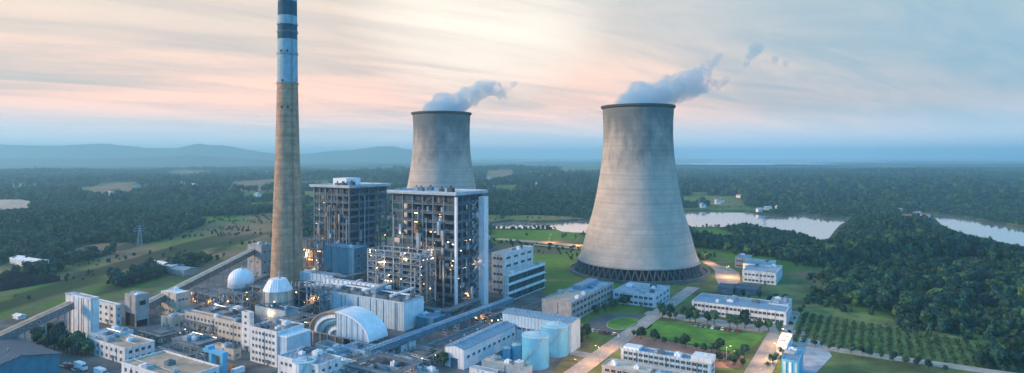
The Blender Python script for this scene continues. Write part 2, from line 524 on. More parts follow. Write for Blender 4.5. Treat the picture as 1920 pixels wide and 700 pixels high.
na = q.n('ShaderNodeTexNoise', i_Vector=gpos, i_Scale=0.11, i_Detail=8.0, i_Roughness=0.7)
nb = q.n('ShaderNodeTexNoise', i_Vector=gpos, i_Scale=0.012, i_Detail=6.0, i_Roughness=0.6)
sc1 = q.math('ADD', q.math('MULTIPLY', na.outputs[0], 1.1), 0.45)
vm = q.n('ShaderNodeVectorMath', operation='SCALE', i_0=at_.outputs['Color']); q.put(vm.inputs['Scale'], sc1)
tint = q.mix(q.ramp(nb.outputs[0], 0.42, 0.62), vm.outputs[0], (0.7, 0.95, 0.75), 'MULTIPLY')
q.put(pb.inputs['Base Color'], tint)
bp = q.n('ShaderNodeBump', i_Height=na.outputs[0], i_Strength=0.7, i_Distance=2.0)
q.put(pb.inputs['Normal'], bp.outputs[0])
me.materials.append(gm)
tag(place('ground', me), kind='structure')

# river water
wm = bpy.data.materials.new('river_water')
wm.use_nodes = True
q = NG(wm.node_tree)
pb = wm.node_tree.nodes['Principled BSDF']
pb.inputs['Base Color'].default_value = (0.80, 0.80, 0.80, 1)
pb.inputs['Metallic'].default_value = 0.8
pb.inputs['Roughness'].default_value = 0.06
pb.inputs['Specular IOR Level'].default_value = 1.0
pb.inputs['IOR'].default_value = 1.9
nn = q.n('ShaderNodeTexNoise', i_Vector=q.n('ShaderNodeNewGeometry').outputs['Position'], i_Scale=0.12, i_Detail=3.0)
q.put(pb.inputs['Normal'], q.n('ShaderNodeBump', i_Height=nn.outputs[0], i_Strength=0.12, i_Distance=0.4).outputs[0])
b = MB(); b.quad([(-260, 700, WATER_Z), (1700, 700, WATER_Z), (1700, 1750, WATER_Z), (-260, 1750, WATER_Z)])
tag(b.build('river', wm), kind='structure')


def sheet(name, pts, z, mat, kind='structure'):
    bm = MB(); bm.quad([(p[0], p[1], z) for p in pts])
    o = bm.build(name, mat)
    if o.data.polygons[0].normal.z < 0: o.data.flip_normals()
    return tag(o, kind=kind)


# far lake strips near the horizon
def blob_poly(cx, cy, rx, ry, n, seed):
    r = random.Random(seed)
    return [(cx + rx * math.cos(2 * math.pi * i / n) * r.uniform(.75, 1.2), cy + ry * math.sin(2 * math.pi * i / n) * r.uniform(.6, 1.3)) for i in range(n)]


for k, (cx, cy, rx, ry, lz) in enumerate(LAKES):
    sheet('far_lake', blob_poly(cx, cy, rx, ry, 22, k), lz, wm)

# distant ridges on the left horizon
RIDGEM = M('wooded_ridge', (0.035, 0.055, 0.03), 0.95, var=0.4, scale=0.004, bump=0.01)


def ridge(x0, x1, yc, depth, crest, seed):
    n, k = 160, 14
    xs = np.linspace(x0, x1, n); ts = np.linspace(-1, 1, k)
    XX, TT = np.meshgrid(xs, ts)
    cr = np.array([crest(x) for x in xs])[None, :]
    hh = cr * np.exp(-(TT * 1.7) ** 2) * (0.86 + 0.28 * fbm(XX / 420, TT * 3 + 5, seed)) - 12 + np.abs(TT) ** 6 * -30
    vv = np.stack([XX, yc + TT * depth, hh], -1).reshape(-1, 3)
    ii = np.arange(n * k).reshape(k, n)
    qq = np.stack([ii[:-1, :-1], ii[:-1, 1:], ii[1:, 1:], ii[1:, :-1]], -1).reshape(-1, 4)
    m_ = bpy.data.meshes.new('hills'); m_.from_pydata(vv.tolist(), [], qq.tolist())
    m_.polygons.foreach_set('use_smooth', [True] * len(qq)); m_.materials.append(RIDGEM)
    tag(place('hills', m_), kind='structure')


def crest_from(pts, Yd):
    xs = [(p[0] - 960) / F * Yd for p in pts]; hs = [CAM_H + (HY - p[1] - 3) / F * Yd for p in pts]
    return lambda x: float(np.interp(x, xs, hs))


ridge(-9500, -3200, 9500, 900, crest_from([(-250, 282), (-60, 272), (40, 266), (120, 268), (200, 264), (260, 272), (340, 273), (375, 264), (410, 266), (450, 276), (510, 283), (570, 300)], 9500), 5)
ridge(-4200, -900, 10500, 800, crest_from([(500, 302), (560, 285), (620, 278), (660, 276), (700, 271), (735, 270), (780, 279), (850, 290), (870, 305)], 10500), 8)
ridge(-7600, -2600, 7200, 700, crest_from([(-250, 294), (0, 291), (150, 292), (300, 291), (360, 287), (420, 291), (500, 295), (560, 306)], 7200), 12)

# ---- yard, roads, lawns
sheet('works_yard', YARDP, 0.03, YARD)


def strip(name, p0, p1, w, z, mat):
    p0 = Vector(p0); p1 = Vector(p1); d = (p1 - p0).normalized(); s = Vector((d.y, -d.x)) * (w / 2)
    return sheet(name, [p0 + s, p1 + s, p1 - s, p0 - s], z, mat)


def road(name, p0, p1, w, z, mat, kerb=True, dashes=True):
    o = strip(name, p0, p1, w, z, mat)
    p0 = Vector(p0); p1 = Vector(p1); d = (p1 - p0).normalized(); s = Vector((d.y, -d.x))
    L = (p1 - p0).length
    if kerb:
        for sg in (-1, 1):
            e = s * (sg * (w / 2 + 0.15))
            MB().bar((p0.x + e.x, p0.y + e.y, 0.09), (p1.x + e.x, p1.y + e.y, 0.09), 0.3, 0.18).build('kerb', KERB, o)
    if dashes:
        bm = MB(); t = 2.0
        while t < L - 4:
            a = p0 + d * t; c = p0 + d * (t + 3)
            bm.quad([(a.x + s.x * .1, a.y + s.y * .1, z + .008), (c.x + s.x * .1, c.y + s.y * .1, z + .008), (c.x - s.x * .1, c.y - s.y * .1, z + .008), (a.x - s.x * .1, a.y - s.y * .1, z + .008)])
            t += 8
        mk = bm.build('lane_marking', PAINT, o); mk['kind'] = 'stuff'
    return o


def g2(px, py): return at(px, py).to_2d()


# ================================================================== COOLING TOWERS, CHIMNEY
def shell_material():
    m = bpy.data.materials.new('cooling_tower_concrete'); m.use_nodes = True
    q = NG(m.node_tree); pb = m.node_tree.nodes['Principled BSDF']
    pb.inputs['Roughness'].default_value = 0.9; pb.inputs['Specular IOR Level'].default_value = 0.25
    tc_ = q.n('ShaderNodeTexCoord').outputs['Object']
    sp = q.n('ShaderNodeSeparateXYZ', i_0=tc_)
    nz = q.n('ShaderNodeTexNoise', i_Vector=tc_, i_Scale=0.09, i_Detail=7.0, i_Roughness=0.65)
    col = q.mix(q.ramp(nz.outputs[0], 0.35, 0.68), (0.45, 0.395, 0.33), (0.56, 0.49, 0.41))
    # horizontal pours: each lift of the formwork cured to its own grey
    mpz = q.n('ShaderNodeMapping', i_Vector=tc_); mpz.inputs['Scale'].default_value = (0.004, 0.004, 0.42)
    nl = q.n('ShaderNodeTexNoise', i_Vector=mpz.outputs[0], i_Scale=1.0, i_Detail=3.0)
    col = q.mix(q.math('MULTIPLY', q.ramp(nl.outputs[0], 0.42, 0.66), 0.3), col, (0.27, 0.255, 0.235))
    seam = q.math('ABSOLUTE', q.math('SUBTRACT', q.math('FRACT', q.math('DIVIDE', sp.outputs[2], 4.2)), 0.5))
    col = q.mix(q.math('MULTIPLY', q.ramp(seam, 0.46, 0.5), 0.35), col, (0.17, 0.165, 0.16))
    # algae and damp creeping down from the rim, in tongues
    mps = q.n('ShaderNodeMapping', i_Vector=tc_); mps.inputs['Scale'].default_value = (1, 1, 0.45)
    nst = q.n('ShaderNodeTexNoise', i_Vector=mps.outputs[0], i_Scale=0.085, i_Detail=5.0, i_Roughness=0.6)
    top = q.math('ADD', q.math('MULTIPLY', sp.outputs[2], 1 / 62.0), q.math('MULTIPLY', nst.outputs[0], 1.7))
    col = q.mix(q.math('MULTIPLY', q.ramp(top, 2.2, 3.2), 0.74), col, (0.045, 0.085, 0.10))
    mpw = q.n('ShaderNodeMapping', i_Vector=tc_); mpw.inputs['Scale'].default_value = (0.5, 0.5, 0.02)
    nw = q.n('ShaderNodeTexNoise', i_Vector=mpw.outputs[0], i_Scale=1.0, i_Detail=3.0)
    col = q.mix(q.math('MULTIPLY', q.ramp(nw.outputs[0], 0.52, 0.75), 0.15), col, (0.2, 0.18, 0.16))
    q.put(pb.inputs['Base Color'], col)
    bpn = q.n('ShaderNodeBump', i_Height=q.ramp(seam, 0.44, 0.5), i_Strength=0.4, i_Distance=0.15, invert=True)
    q.put(pb.inputs['Normal'], bpn.outputs[0])
    return m


SHELL = shell_material()


def tower(label, loc, k, rz):
    t = thing('cooling_tower', label, 'cooling tower', loc, rz, 'cooling towers')
    outer = [(53.4, 11.5), (52.3, 14), (50.0, 20), (46.1, 35.8), (42.6, 47), (39.7, 57), (36.4, 74), (34.0, 88), (32.2, 102), (31.2, 116), (30.9, 128), (31.2, 138), (31.9, 147)]
    zs = np.linspace(11.5, 147, 44)
    rs = np.interp(zs, [p[1] for p in outer], [p[0] for p in outer])
    rs = np.convolve(np.pad(rs, 2, 'edge'), np.ones(5) / 5, 'valid'); rs[0] = 53.2
    prof = [(r, z) for r, z in zip(rs, zs)] + [(rs[-1] - 0.5, 147.0)] + [(r - 0.6, z) for r, z in zip(rs[::-1], zs[::-1])] + [(rs[0], zs[0])]
    b = MB(); b.lathe([(r * k, z * k) for r, z in prof], 112, cap=False)
    b.build('shell', SHELL, t, smooth=True)
    b = MB(); b.lathe([(x * k, z * k) for x, z in ((rs[-1] - .7, 146.6), (rs[-1] + .15, 146.6), (rs[-1] + 1.5, 147.6), (rs[-1] + 1.5, 149.3), (rs[-1] - .7, 149.3), (rs[-1] - .7, 146.6))], 112, cap=False)
    b.build('rim', M('rim_concrete', (0.07, 0.075, 0.08), 0.9), t)
    b = MB(); b.lathe([(x * k, z * k) for x, z in ((51.6, 10.2), (54.2, 10.2), (54.2, 11.5), (51.6, 11.5), (51.6, 10.2))], 112, cap=False)
    b.build('ring_beam', CONC, t)
    n = 60
    lm = MB()
    a = math.pi / n
    r0, r1 = 57.0 * k, 53.0 * k
    lm.bar((r0, 0, 1.0 * k), (r1 * math.cos(a), r1 * math.sin(a), 10.4 * k), .8, .8)
    lm.bar((r0, 0, 1.0 * k), (r1 * math.cos(a), -r1 * math.sin(a), 10.4 * k), .8, .8)
    mesh = lm.mesh('column', M('column_concrete', (0.10, 0.11, 0.12), .9))
    for i in range(n): place('column', mesh, t, rz=2 * math.pi * i / n)
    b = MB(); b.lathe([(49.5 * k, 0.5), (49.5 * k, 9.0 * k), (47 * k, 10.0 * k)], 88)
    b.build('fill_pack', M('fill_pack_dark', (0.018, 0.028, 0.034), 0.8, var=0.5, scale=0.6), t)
    b = MB(); b.lathe([(56 * k, 0.0), (62 * k, 0.0), (62 * k, 1.5), (61.4 * k, 1.5), (61.4 * k, 0.7), (56 * k, 0.7)], 88, cap=False)
    bs = b.build('basin', M('basin_concrete', (0.13, 0.13, 0.13), .9), t)
    b = MB()
    for i in range(88):
        c = 2 * math.pi * i / 88
        b.bar((61.7 * k * math.cos(c), 61.7 * k * math.sin(c), 1.5), (61.7 * k * math.cos(c), 61.7 * k * math.sin(c), 2.7), .1)
    b.lathe([(61.6 * k, 2.6), (61.8 * k, 2.6), (61.8 * k, 2.75), (61.6 * k, 2.75), (61.6 * k, 2.6)], 88, cap=False)
    b.build('handrail', STEELPALE, bs)
    # outside ladder with cage up the shell
    return t


DT = 0.484 * F                                   # right tower stands this far out
TR = Vector(((1196 - 960) / F * DT, DT, 0))
DL = DT / 0.80
TL = Vector(((828 - 960) / F * DL, DL, 0))
tower('large concrete cooling tower standing clear on the right beside the lawns', TR, 1.0, 0.02)
tower('smaller looking cooling tower rising behind the open steel boiler house', TL, 1.025, 0.05)

# ---- chimney
CH = at(539, 559)
t = thing('chimney', 'tall tapering concrete chimney with blue and white bands', 'chimney', (CH.x, CH.y, 0))
zr = [(0, 12.6), (19, 11.7), (60, 10.1), (104, 8.5), (158, 7.25), (218, 6.65), (242, 6.5)]
rad = lambda z: float(np.interp(z, [p[0] for p in zr], [p[1] for p in zr]))
rowz = lambda y: CAM_H + (HY - y) / F * CH.y
cm = bpy.data.materials.new('chimney_concrete'); cm.use_nodes = True
q = NG(cm.node_tree); pb = cm.node_tree.nodes['Principled BSDF']; pb.inputs['Roughness'].default_value = 0.9
tco = q.n('ShaderNodeTexCoord').outputs['Object']
nz = q.n('ShaderNodeTexNoise', i_Vector=tco, i_Scale=0.22, i_Detail=7.0, i_Roughness=0.65)
cc = q.mix(q.ramp(nz.outputs[0], 0.35, 0.65), (0.36, 0.23, 0.135), (0.54, 0.36, 0.22))
mz = q.n('ShaderNodeMapping', i_Vector=tco); mz.inputs['Scale'].default_value = (0.01, 0.01, 0.5)
nl = q.n('ShaderNodeTexNoise', i_Vector=mz.outputs[0], i_Scale=1.0, i_Detail=3.0)
cc = q.mix(q.math('MULTIPLY', q.ramp(nl.outputs[0], 0.45, 0.65), 0.4), cc, (0.17, 0.15, 0.135))
mz2 = q.n('ShaderNodeMapping', i_Vector=tco); mz2.inputs['Scale'].default_value = (0.6, 0.6, 0.015)
nl2 = q.n('ShaderNodeTexNoise', i_Vector=mz2.outputs[0], i_Scale=1.0, i_Detail=3.0)
cc = q.mix(q.math('MULTIPLY', q.ramp(nl2.outputs[0], 0.5, 0.7), 0.45), cc, (0.13, 0.125, 0.125))
q.put(pb.inputs['Base Color'], cc)
CHW = M('chimney_pale_band', (0.30, 0.44, 0.50), 0.8, streak=0.4, var=0.12, stain=(0.19, 0.27, 0.31))
CHB = M('chimney_blue_band', (0.014, 0.085, 0.125), 0.8, streak=0.3, var=0.2)


def seg(z0, z1, mat, name):
    b = MB(); n = max(2, int((z1 - z0) / 4)); zs = np.linspace(z0, z1, n + 1)
    b.lathe([(rad(z), z) for z in zs], 56, cap=False)
    return b.build(name, mat, t, smooth=True)


cuts = [(0, rowz(155), cm, 'shaft'), (rowz(155), rowz(75), CHW, 'painted_band'), (rowz(75), rowz(48), CHB, 'painted_band'), (rowz(48), rowz(31), CHW, 'painted_band'),
        (rowz(31), rowz(4), CHB, 'painted_band'), (rowz(4), rowz(-20), CHW, 'painted_band'), (rowz(-20), 240, CHB, 'painted_band')]
for a, c, m_, nm in cuts: seg(a, c, m_, nm)
b = MB(); b.lathe([(6.5, 239.9), (6.9, 240), (6.9, 241.4), (5.6, 241.4), (5.6, 236)], 56, cap=False); b.build('top_ring', CONC, t)
b = MB(); b.lathe([(5.0, 228), (5.0, 243), (4.6, 243), (4.6, 228)], 40, cap=False); b.build('flue', STEELDARK, t)
for zz in (rowz(155) - 1.5, rowz(103), rowz(62), 200):
    b = MB(); r = rad(zz)
    b.lathe([(r - .05, zz), (r + .55, zz), (r + .55, zz + .25), (r - .05, zz + .25)], 48, cap=False)
    for i in range(24):
        c = 2 * math.pi * i / 24
        b.bar(((r + .5) * math.cos(c), (r + .5) * math.sin(c), zz + .2), ((r + .5) * math.cos(c), (r + .5) * math.sin(c), zz + 1.3), .09)
    b.lathe([(r + .45, zz + 1.25), (r + .55, zz + 1.25), (r + .55, zz + 1.35), (r + .45, zz + 1.35)], 48, cap=False)
    b.build('platform', STEELPALE, t)
for k_, (zz, an) in enumerate([(rowz(103) + 1, -1.9), (rowz(103) + 1, -1.25), (rowz(62) + 1, -1.57), (rowz(155), -1.7), (rowz(204), -1.75), (rowz(204), -1.2)]):
    b = MB(); r = rad(zz); b.box(r - .1, r + .35, -.7, .7, 0, 1.6); b.build('vent_hatch', STEELDARK, t, loc=(0, 0, zz), rz=an)
b = MB()
for i in range(60):
    z0, z1 = 6 + i * 3.9, 6 + (i + 1) * 3.9
    for s in (-.35, .35):
        b.bar((s, -rad(z0) - .35, z0), (s, -rad(z1) - .35, z1), .12)
b.build('ladder', STEELDARK, t, rz=0.75)

# ---- steam
def steam_mat(name, dens, thr):
    m = bpy.data.materials.new(name); m.use_nodes = True
    tr = m.node_tree; tr.nodes.clear(); q = NG(tr)
    tcs = q.n('ShaderNodeTexCoord').outputs['Object']
    nz = q.n('ShaderNodeTexNoise', i_Vector=tcs, i_Scale=0.085, i_Detail=5.0, i_Roughness=0.62)
    xx = q.n('ShaderNodeSeparateXYZ', i_0=tcs).outputs[0]
    nf = q.n('ShaderNodeTexNoise', i_Vector=tcs, i_Scale=0.24, i_Detail=3.0, i_Roughness=0.6)
    mixn = q.math('ADD', q.math('MULTIPLY', nz.outputs[0], 0.75), q.math('MULTIPLY', nf.outputs[0], 0.25))
    mixn = q.math('SUBTRACT', mixn, q.math('MULTIPLY', q.ramp(xx, 20.0, 105.0), 0.09))
    d = q.math('MULTIPLY', q.ramp(mixn, thr + 0.02, thr + 0.22), dens)
    pv = q.n('ShaderNodeVolumePrincipled', i_Density=d)
    pv.inputs['Color'].default_value = (0.56, 0.78, 0.88, 1)
    pv.inputs['Anisotropy'].default_value = 0.2
    q.n('ShaderNodeOutputMaterial', i_Volume=pv.outputs[0])
    return m


def ico(b, c, r, n=10):
    o = len(b.v); ph = [math.pi * j / n for j in range(1, n)]
    b.v.append((c[0], c[1], c[2] + r))
    for p in ph:
        for i in range(2 * n):
            a = math.pi * i / n
            b.v.append((c[0] + r * math.sin(p) * math.cos(a), c[1] + r * math.sin(p) * math.sin(a), c[2] + r * math.cos(p)))
    b.v.append((c[0], c[1], c[2] - r)); w = 2 * n; e = len(b.v) - 1
    for i in range(w):
        j = (i + 1) % w
        b.f.append((o, o + 1 + i, o + 1 + j)); b.m.append(0)
        for k in range(n - 2):
            b.f.append((o + 1 + k * w + i, o + 1 + (k + 1) * w + i, o + 1 + (k + 1) * w + j, o + 1 + k * w + j)); b.m.append(0)
        b.f.append((e, o + 1 + (n - 2) * w + j, o + 1 + (n - 2) * w + i)); b.m.append(0)


ctex = bpy.data.textures.new('billow', 'CLOUDS'); ctex.noise_scale = 9.0; ctex.noise_depth = 3
ctex2 = bpy.data.textures.new('billow_fine', 'CLOUDS'); ctex2.noise_scale = 3.2; ctex2.noise_depth = 2


def puff(name, blobs, base, D, mat, parent, seed, vox=1.0, amp=6.5):
    """blobs: column, row, radius (photo px) as sized at the tower's distance, depth offset in m"""
    r_ = random.Random(seed); b = MB(); s = D / F
    for (bx, by, br, dy) in blobs:
        c = ((bx - base[0]) * s, dy, CAM_H + (HY - by) * s - base[1])
        ico(b, c, br * s)
        for k in range(5):
            dv = Vector((r_.gauss(0, 1), r_.gauss(0, 1), r_.gauss(0, 1))).normalized() * br * s * 0.75
            ico(b, (c[0] + dv.x, c[1] + dv.y, c[2] + dv.z), br * s * r_.uniform(.35, .55), 7)
    o = b.build(name, mat, parent)
    rm = o.modifiers.new('merge', 'REMESH'); rm.mode = 'VOXEL'; rm.voxel_size = vox
    for tx, st in ((ctex, amp), (ctex2, amp * .45)):
        dm = o.modifiers.new('billow', 'DISPLACE'); dm.texture = tx; dm.strength = st; dm.mid_level = 0.55; dm.texture_coords = 'LOCAL'
    return o


STEAM = steam_mat('steam', 0.09, 0.30)
WISP = steam_mat('steam_wisp', 0.085, 0.25)


def chain(pts, n):
    out = []
    for i in range(len(pts) - 1):
        for k in range(n):
            f = k / n; out.append(tuple(pts[i][j] * (1 - f) + pts[i + 1][j] * f for j in range(4)))
    return out + [pts[-1]]


tp = thing('steam_plume', 'long ragged steam plume drifting right from the nearer cooling tower', 'steam', (TR.x, TR.y, 149.5), 0, 'steam plumes')
bl = chain([(1197, 208, 46, 0), (1206, 196, 40, 0), (1228, 183, 30, 2), (1258, 169, 26, 3), (1290, 156, 24, 4), (1318, 140, 19, 5), (1338, 118, 11, 6), (1356, 102, 8, 6)], 3)
bl += chain([(1270, 178, 16, 3), (1300, 170, 16, 4), (1330, 160, 14, 5), (1352, 158, 10, 6), (1364, 150, 9, 6)], 3)
puff('plume_body', bl, (1196, 149.5), DT, STEAM, tp, 1, 1.1)
puff('drifting_wisp', [(1421, 90, 14, 6), (1412, 104, 10, 6), (1405, 116, 7, 6)], (1196, 149.5), DT, WISP, tp, 2, .6, 1.5)
puff('drifting_wisp', [(1440, 112, 5, 6)], (1196, 149.5), DT, WISP, tp, 13, .5, 1.2)
puff('drifting_wisp', [(1478, 118, 6, 6)], (1196, 149.5), DT, WISP, tp, 14, .5, 1.2)
puff('drifting_wisp', [(1403, 120, 6, 6)], (1196, 149.5), DT, WISP, tp, 3, .5, 1.2)
puff('drifting_wisp', [(1458, 110, 7, 6)], (1196, 149.5), DT, WISP, tp, 4, .5, 1.2)
tp = thing('steam_plume', 'short curling steam plume leaving the farther cooling tower behind the boiler house', 'steam', (TL.x, TL.y, 153.2), 0, 'steam plumes')
bl = chain([(830, 216, 36, 0), (843, 204, 26, 0), (864, 190, 20, 2), (886, 177, 18, 3), (906, 167, 16, 4), (926, 164, 15, 5), (940, 174, 13, 5), (944, 186, 9, 5)], 3)
bl += [(955, 168, 7, 6), (950, 160, 5, 6)]
puff('plume_body', bl, (828, 153.2), DL, STEAM, tp, 5, 1.1)
puff('drifting_wisp', [(962, 158, 6, 6), (967, 155, 5, 6)], (828, 153.2), DL, WISP, tp, 6, .6, 1.5)
# ================================================================== ROADS AND LAWNS
def along(p, d, t): return Vector((p.x + d.x * t, p.y + d.y * t))


# main access road (right of the tanks), heading out between the tower and the offices
RA = g2(1092, 690)
road('access_road', along(RA, V, -60), along(RA, V, 215), 9.0, 0.06, PAVE)
RB = g2(1432, 680)
road('side_road', along(RB, V, -70), along(RB, V, 120), 11.0, 0.06, PAVE)
RC = g2(1200, 585)
road('office_road', along(RC, U, 4), along(RC, U, 100), 8.0, 0.075, PAVE, dashes=False)
RD = g2(1110, 668)
road('tank_road', along(RD, U, -42), along(RD, U, 2), 8.0, 0.085, PAVE, kerb=False, dashes=False)
RE = g2(860, 640)
road('works_road', along(RE, V, -120), along(RE, V, 130), 12.0, 0.065, ASPHALT)
RF = g2(1210, 672)
RG = g2(1510, 648)
road('orchard_road', along(RG, U, -14), along(RG, U, 110), 7.0, 0.08, PAVE, dashes=False)
# forecourt round the oval island
oc = g2(1172, 607)


def ellipse(c, ru, rv, n=40):
    return [(c + U * (ru * math.cos(2 * math.pi * i / n)) + V * (rv * math.sin(2 * math.pi * i / n))) for i in range(n)]


sheet('forecourt', ellipse(oc - U * 3, 19, 25), 0.05, ASPHALT)
o = sheet('island_lawn', ellipse(oc - U * 1.5, 8.5, 15), 0.10, LAWN)
kb = MB(); e1 = ellipse(oc - U * 1.5, 8.5, 15); e2 = ellipse(oc - U * 1.5, 8.9, 15.4)
for i in range(40):
    j = (i + 1) % 40
    kb.quad([(e1[i].x, e1[i].y, .2), (e1[j].x, e1[j].y, .2), (e2[j].x, e2[j].y, .2), (e2[i].x, e2[i].y, .2)])
    kb.quad([(e2[i].x, e2[i].y, .2), (e2[j].x, e2[j].y, .2), (e2[j].x, e2[j].y, .05), (e2[i].x, e2[i].y, .05)])
kb.build('kerb', KERB, o)


def grid_rect(px, py, a, b):
    """rectangle on the works grid from its near corner: a metres back along -U, b metres along V"""
    p = g2(px, py)
    return [p, along(p, U, -a), along(along(p, U, -a), V, b), along(p, V, b)]


sheet('site_grass', gp([(1010, 720), (1060, 690), (1250, 545), (1320, 500), (1350, 480), (1560, 540), (1540, 590), (1600, 640), (1800, 690), (1800, 900), (1000, 900)]), 0.02, ROUGHGRASS)
sheet('lawn', gp([(1188, 626), (1222, 600), (1432, 630), (1398, 664)]), 0.05, LAWN)
sheet('lawn_edge_path', gp([(1222, 592), (1236, 584), (1440, 612), (1428, 624)]), 0.045, PAVE)
sheet('planting_bed', gp([(1170, 640), (1188, 628), (1398, 667), (1386, 690), (1345, 690)]), 0.04, EARTH)
sheet('dry_bank', gp([(1040, 690), (1075, 655), (1115, 640), (1080, 700), (1030, 760)]), 0.055, M('dry_grass', (0.16, 0.13, 0.05), 0.95, var=0.4, scale=0.1))
sheet('orchard_ground', gp([(1476, 648), (1500, 572), (1560, 570), (1830, 640), (1830, 700)]), 0.035, M('orchard_grass', (.13, .18, .05), .95, var=.4, scale=.08, streak=.3, stain=(.16, .12, .07)))
sheet('turning_pad', gp([(1488, 665), (1500, 632), (1540, 640), (1560, 668), (1530, 700), (1490, 700)]), 0.07, ROOFPALE)
sheet('lamp_court', gp([(1350, 538), (1342, 522), (1340, 506), (1352, 498), (1370, 502), (1386, 512), (1388, 528), (1372, 538)]), 0.05, PAVE)
for k, (pa, pb2) in enumerate([((1298, 481), (1322, 489)), ((1320, 488), (1340, 499)), ((1338, 497), (1356, 512))]):
    strip('earth_track', g2(*pa), g2(*pb2), 10, 0.055 + .004 * k, SAND)
strip('river_track', g2(930, 449), g2(1092, 462), 16, 0.6, SAND)
strip('river_track', g2(1000, 460), g2(1090, 468), 9, 0.7, SAND)

# ================================================================== BUILDERS
WINC = {}


def win_mesh(w, h, style=0):
    k = (round(w, 2), round(h, 2), style)
    if k not in WINC:
        b = MB(); d = 0.14; t = 0.14
        b.box(-w / 2 - t, w / 2 + t, -d, 0.02, -t, 0); b.box(-w / 2 - t, w / 2 + t, -d, 0.02, h, h + t)
        b.box(-w / 2 - t, -w / 2, -d, 0.02, 0, h); b.box(w / 2, w / 2 + t, -d, 0.02, 0, h)
        b.box(-.05, .05, -d * .7, 0.0, 0, h)
        b.quad([(-w / 2, -.03, 0), (w / 2, -.03, 0), (w / 2, -.03, h), (-w / 2, -.03, h)], 1)
        WINC[k] = b.mesh('window', [FRAME, GLASS if style == 0 else (GLASSTEAL if style == 1 else LAMPW)])
    return WINC[k]


def windows(par, a, b, z, n, w, h, face, style=0, x0=None, x1=None, lit=0.0):
    L = a if face in 'fb' else b
    lo = -L / 2 + 1.2 if x0 is None else x0
    hi = L / 2 - 1.2 if x1 is None else x1
    st = (hi - lo) / n
    w = min(w, st * .72)
    for i in range(n):
        s = lo + st * (i + .5)
        loc, rz = {'f': ((s, -b / 2, z), 0), 'r': ((a / 2, s, z), R(90)), 'l': ((-a / 2, -s, z), R(-90)), 'b': ((-s, b / 2, z), R(180))}[face]
        place('window', win_mesh(w, h, 2 if random.random() < lit else style), par, loc, rz)


def block(name, label, cat, st, wall, roof, fl=0, nf=0, nr=0, w=1.5, h=1.5, par=0.9, units=0, style=0, bands=True, z0=0.0, group=None, lit=0.0, door=True, seed=0):
    c, a, b, H = st
    t = thing(name, label, cat, (c.x, c.y, z0), -GA, group)
    MB().box(-a / 2, a / 2, -b / 2, b / 2, -0.3 if z0 == 0 else 0, H).build('wall', wall, t)
    rf = MB().box(-a / 2 + .3, a / 2 - .3, -b / 2 + .3, b / 2 - .3, H, H + .25).build('roof', roof, t)
    if par: MB().ring(-a / 2 - .12, a / 2 + .12, -b / 2 - .12, b / 2 + .12, H, H + par, .38).build('parapet', wall, rf)
    if fl:
        fh = H / fl
        for i in range(fl):
            zz = i * fh + fh * .32
            hh = min(h, fh * .5)
            if nf: windows(t, a, b, zz, nf, w, hh, 'f', style, lit=lit)
            if nr: windows(t, a, b, zz, nr, w, hh, 'r', style, lit=lit)
            if bands and i:
                MB().ring(-a / 2 - .1, a / 2 + .1, -b / 2 - .1, b / 2 + .1, i * fh - .12, i * fh + .12, .25).build('string_course', wall, t)
    if door:
        dm = MB(); dm.box(-.9, .9, -.12, .02, 0, 2.4); dm.box(-1.1, 1.1, -1.0, 0.0, 2.55, 2.75)
        dm.build('door', STEEL, t, loc=(a * .18, -b / 2, 0))
    r_ = random.Random(seed + int(a * 10))
    for i in range(units + 2 if min(a, b) > 6 else units):
        x = r_.uniform(-a / 2 + 2, a / 2 - 2); y = r_.uniform(-b / 2 + 2, b / 2 - 2); sx, sy, sz = r_.uniform(.8, 2.2), r_.uniform(.8, 2.0), r_.uniform(.8, 2.2)
        u = MB(); u.box(-sx, sx, -sy, sy, 0, sz); u.box(-sx * .7, sx * .7, -sy - .06, -sy + .02, sz * .25, sz * .75)
        u.tube((0, 0, sz), (0, 0, sz + .5), min(sx, sy) * .5, n=10)
        u.build('roof_unit', [STEELPALE, WHITECLAD, STEEL][i % 3], rf, loc=(x, y, H + .25))
    if H > 4 and a > 8:
        for k in range(max(1, int(a / 14))):
            x = -a / 2 + a * (k + .5) / max(1, int(a / 14)) + .9
            MB().tube((x, -b / 2 - .2, .1), (x, -b / 2 - .2, H - .1), .13, n=6).build('downpipe', STEEL, t)
        if units:
            rp = MB(); y = r_.uniform(-b * .25, b * .3); z = H + .8
            rp.tube((-a / 2 + 1, y, z), (a / 2 - 1.5, y, z), .22, n=7); rp.tube((a / 2 - 1.5, y, z), (a / 2 - 1.5, y, H + .2), .22, n=7)
            rp.build('roof_pipe', r_.choice([PIPE, RUST, STEELPALE]), rf)
    return t


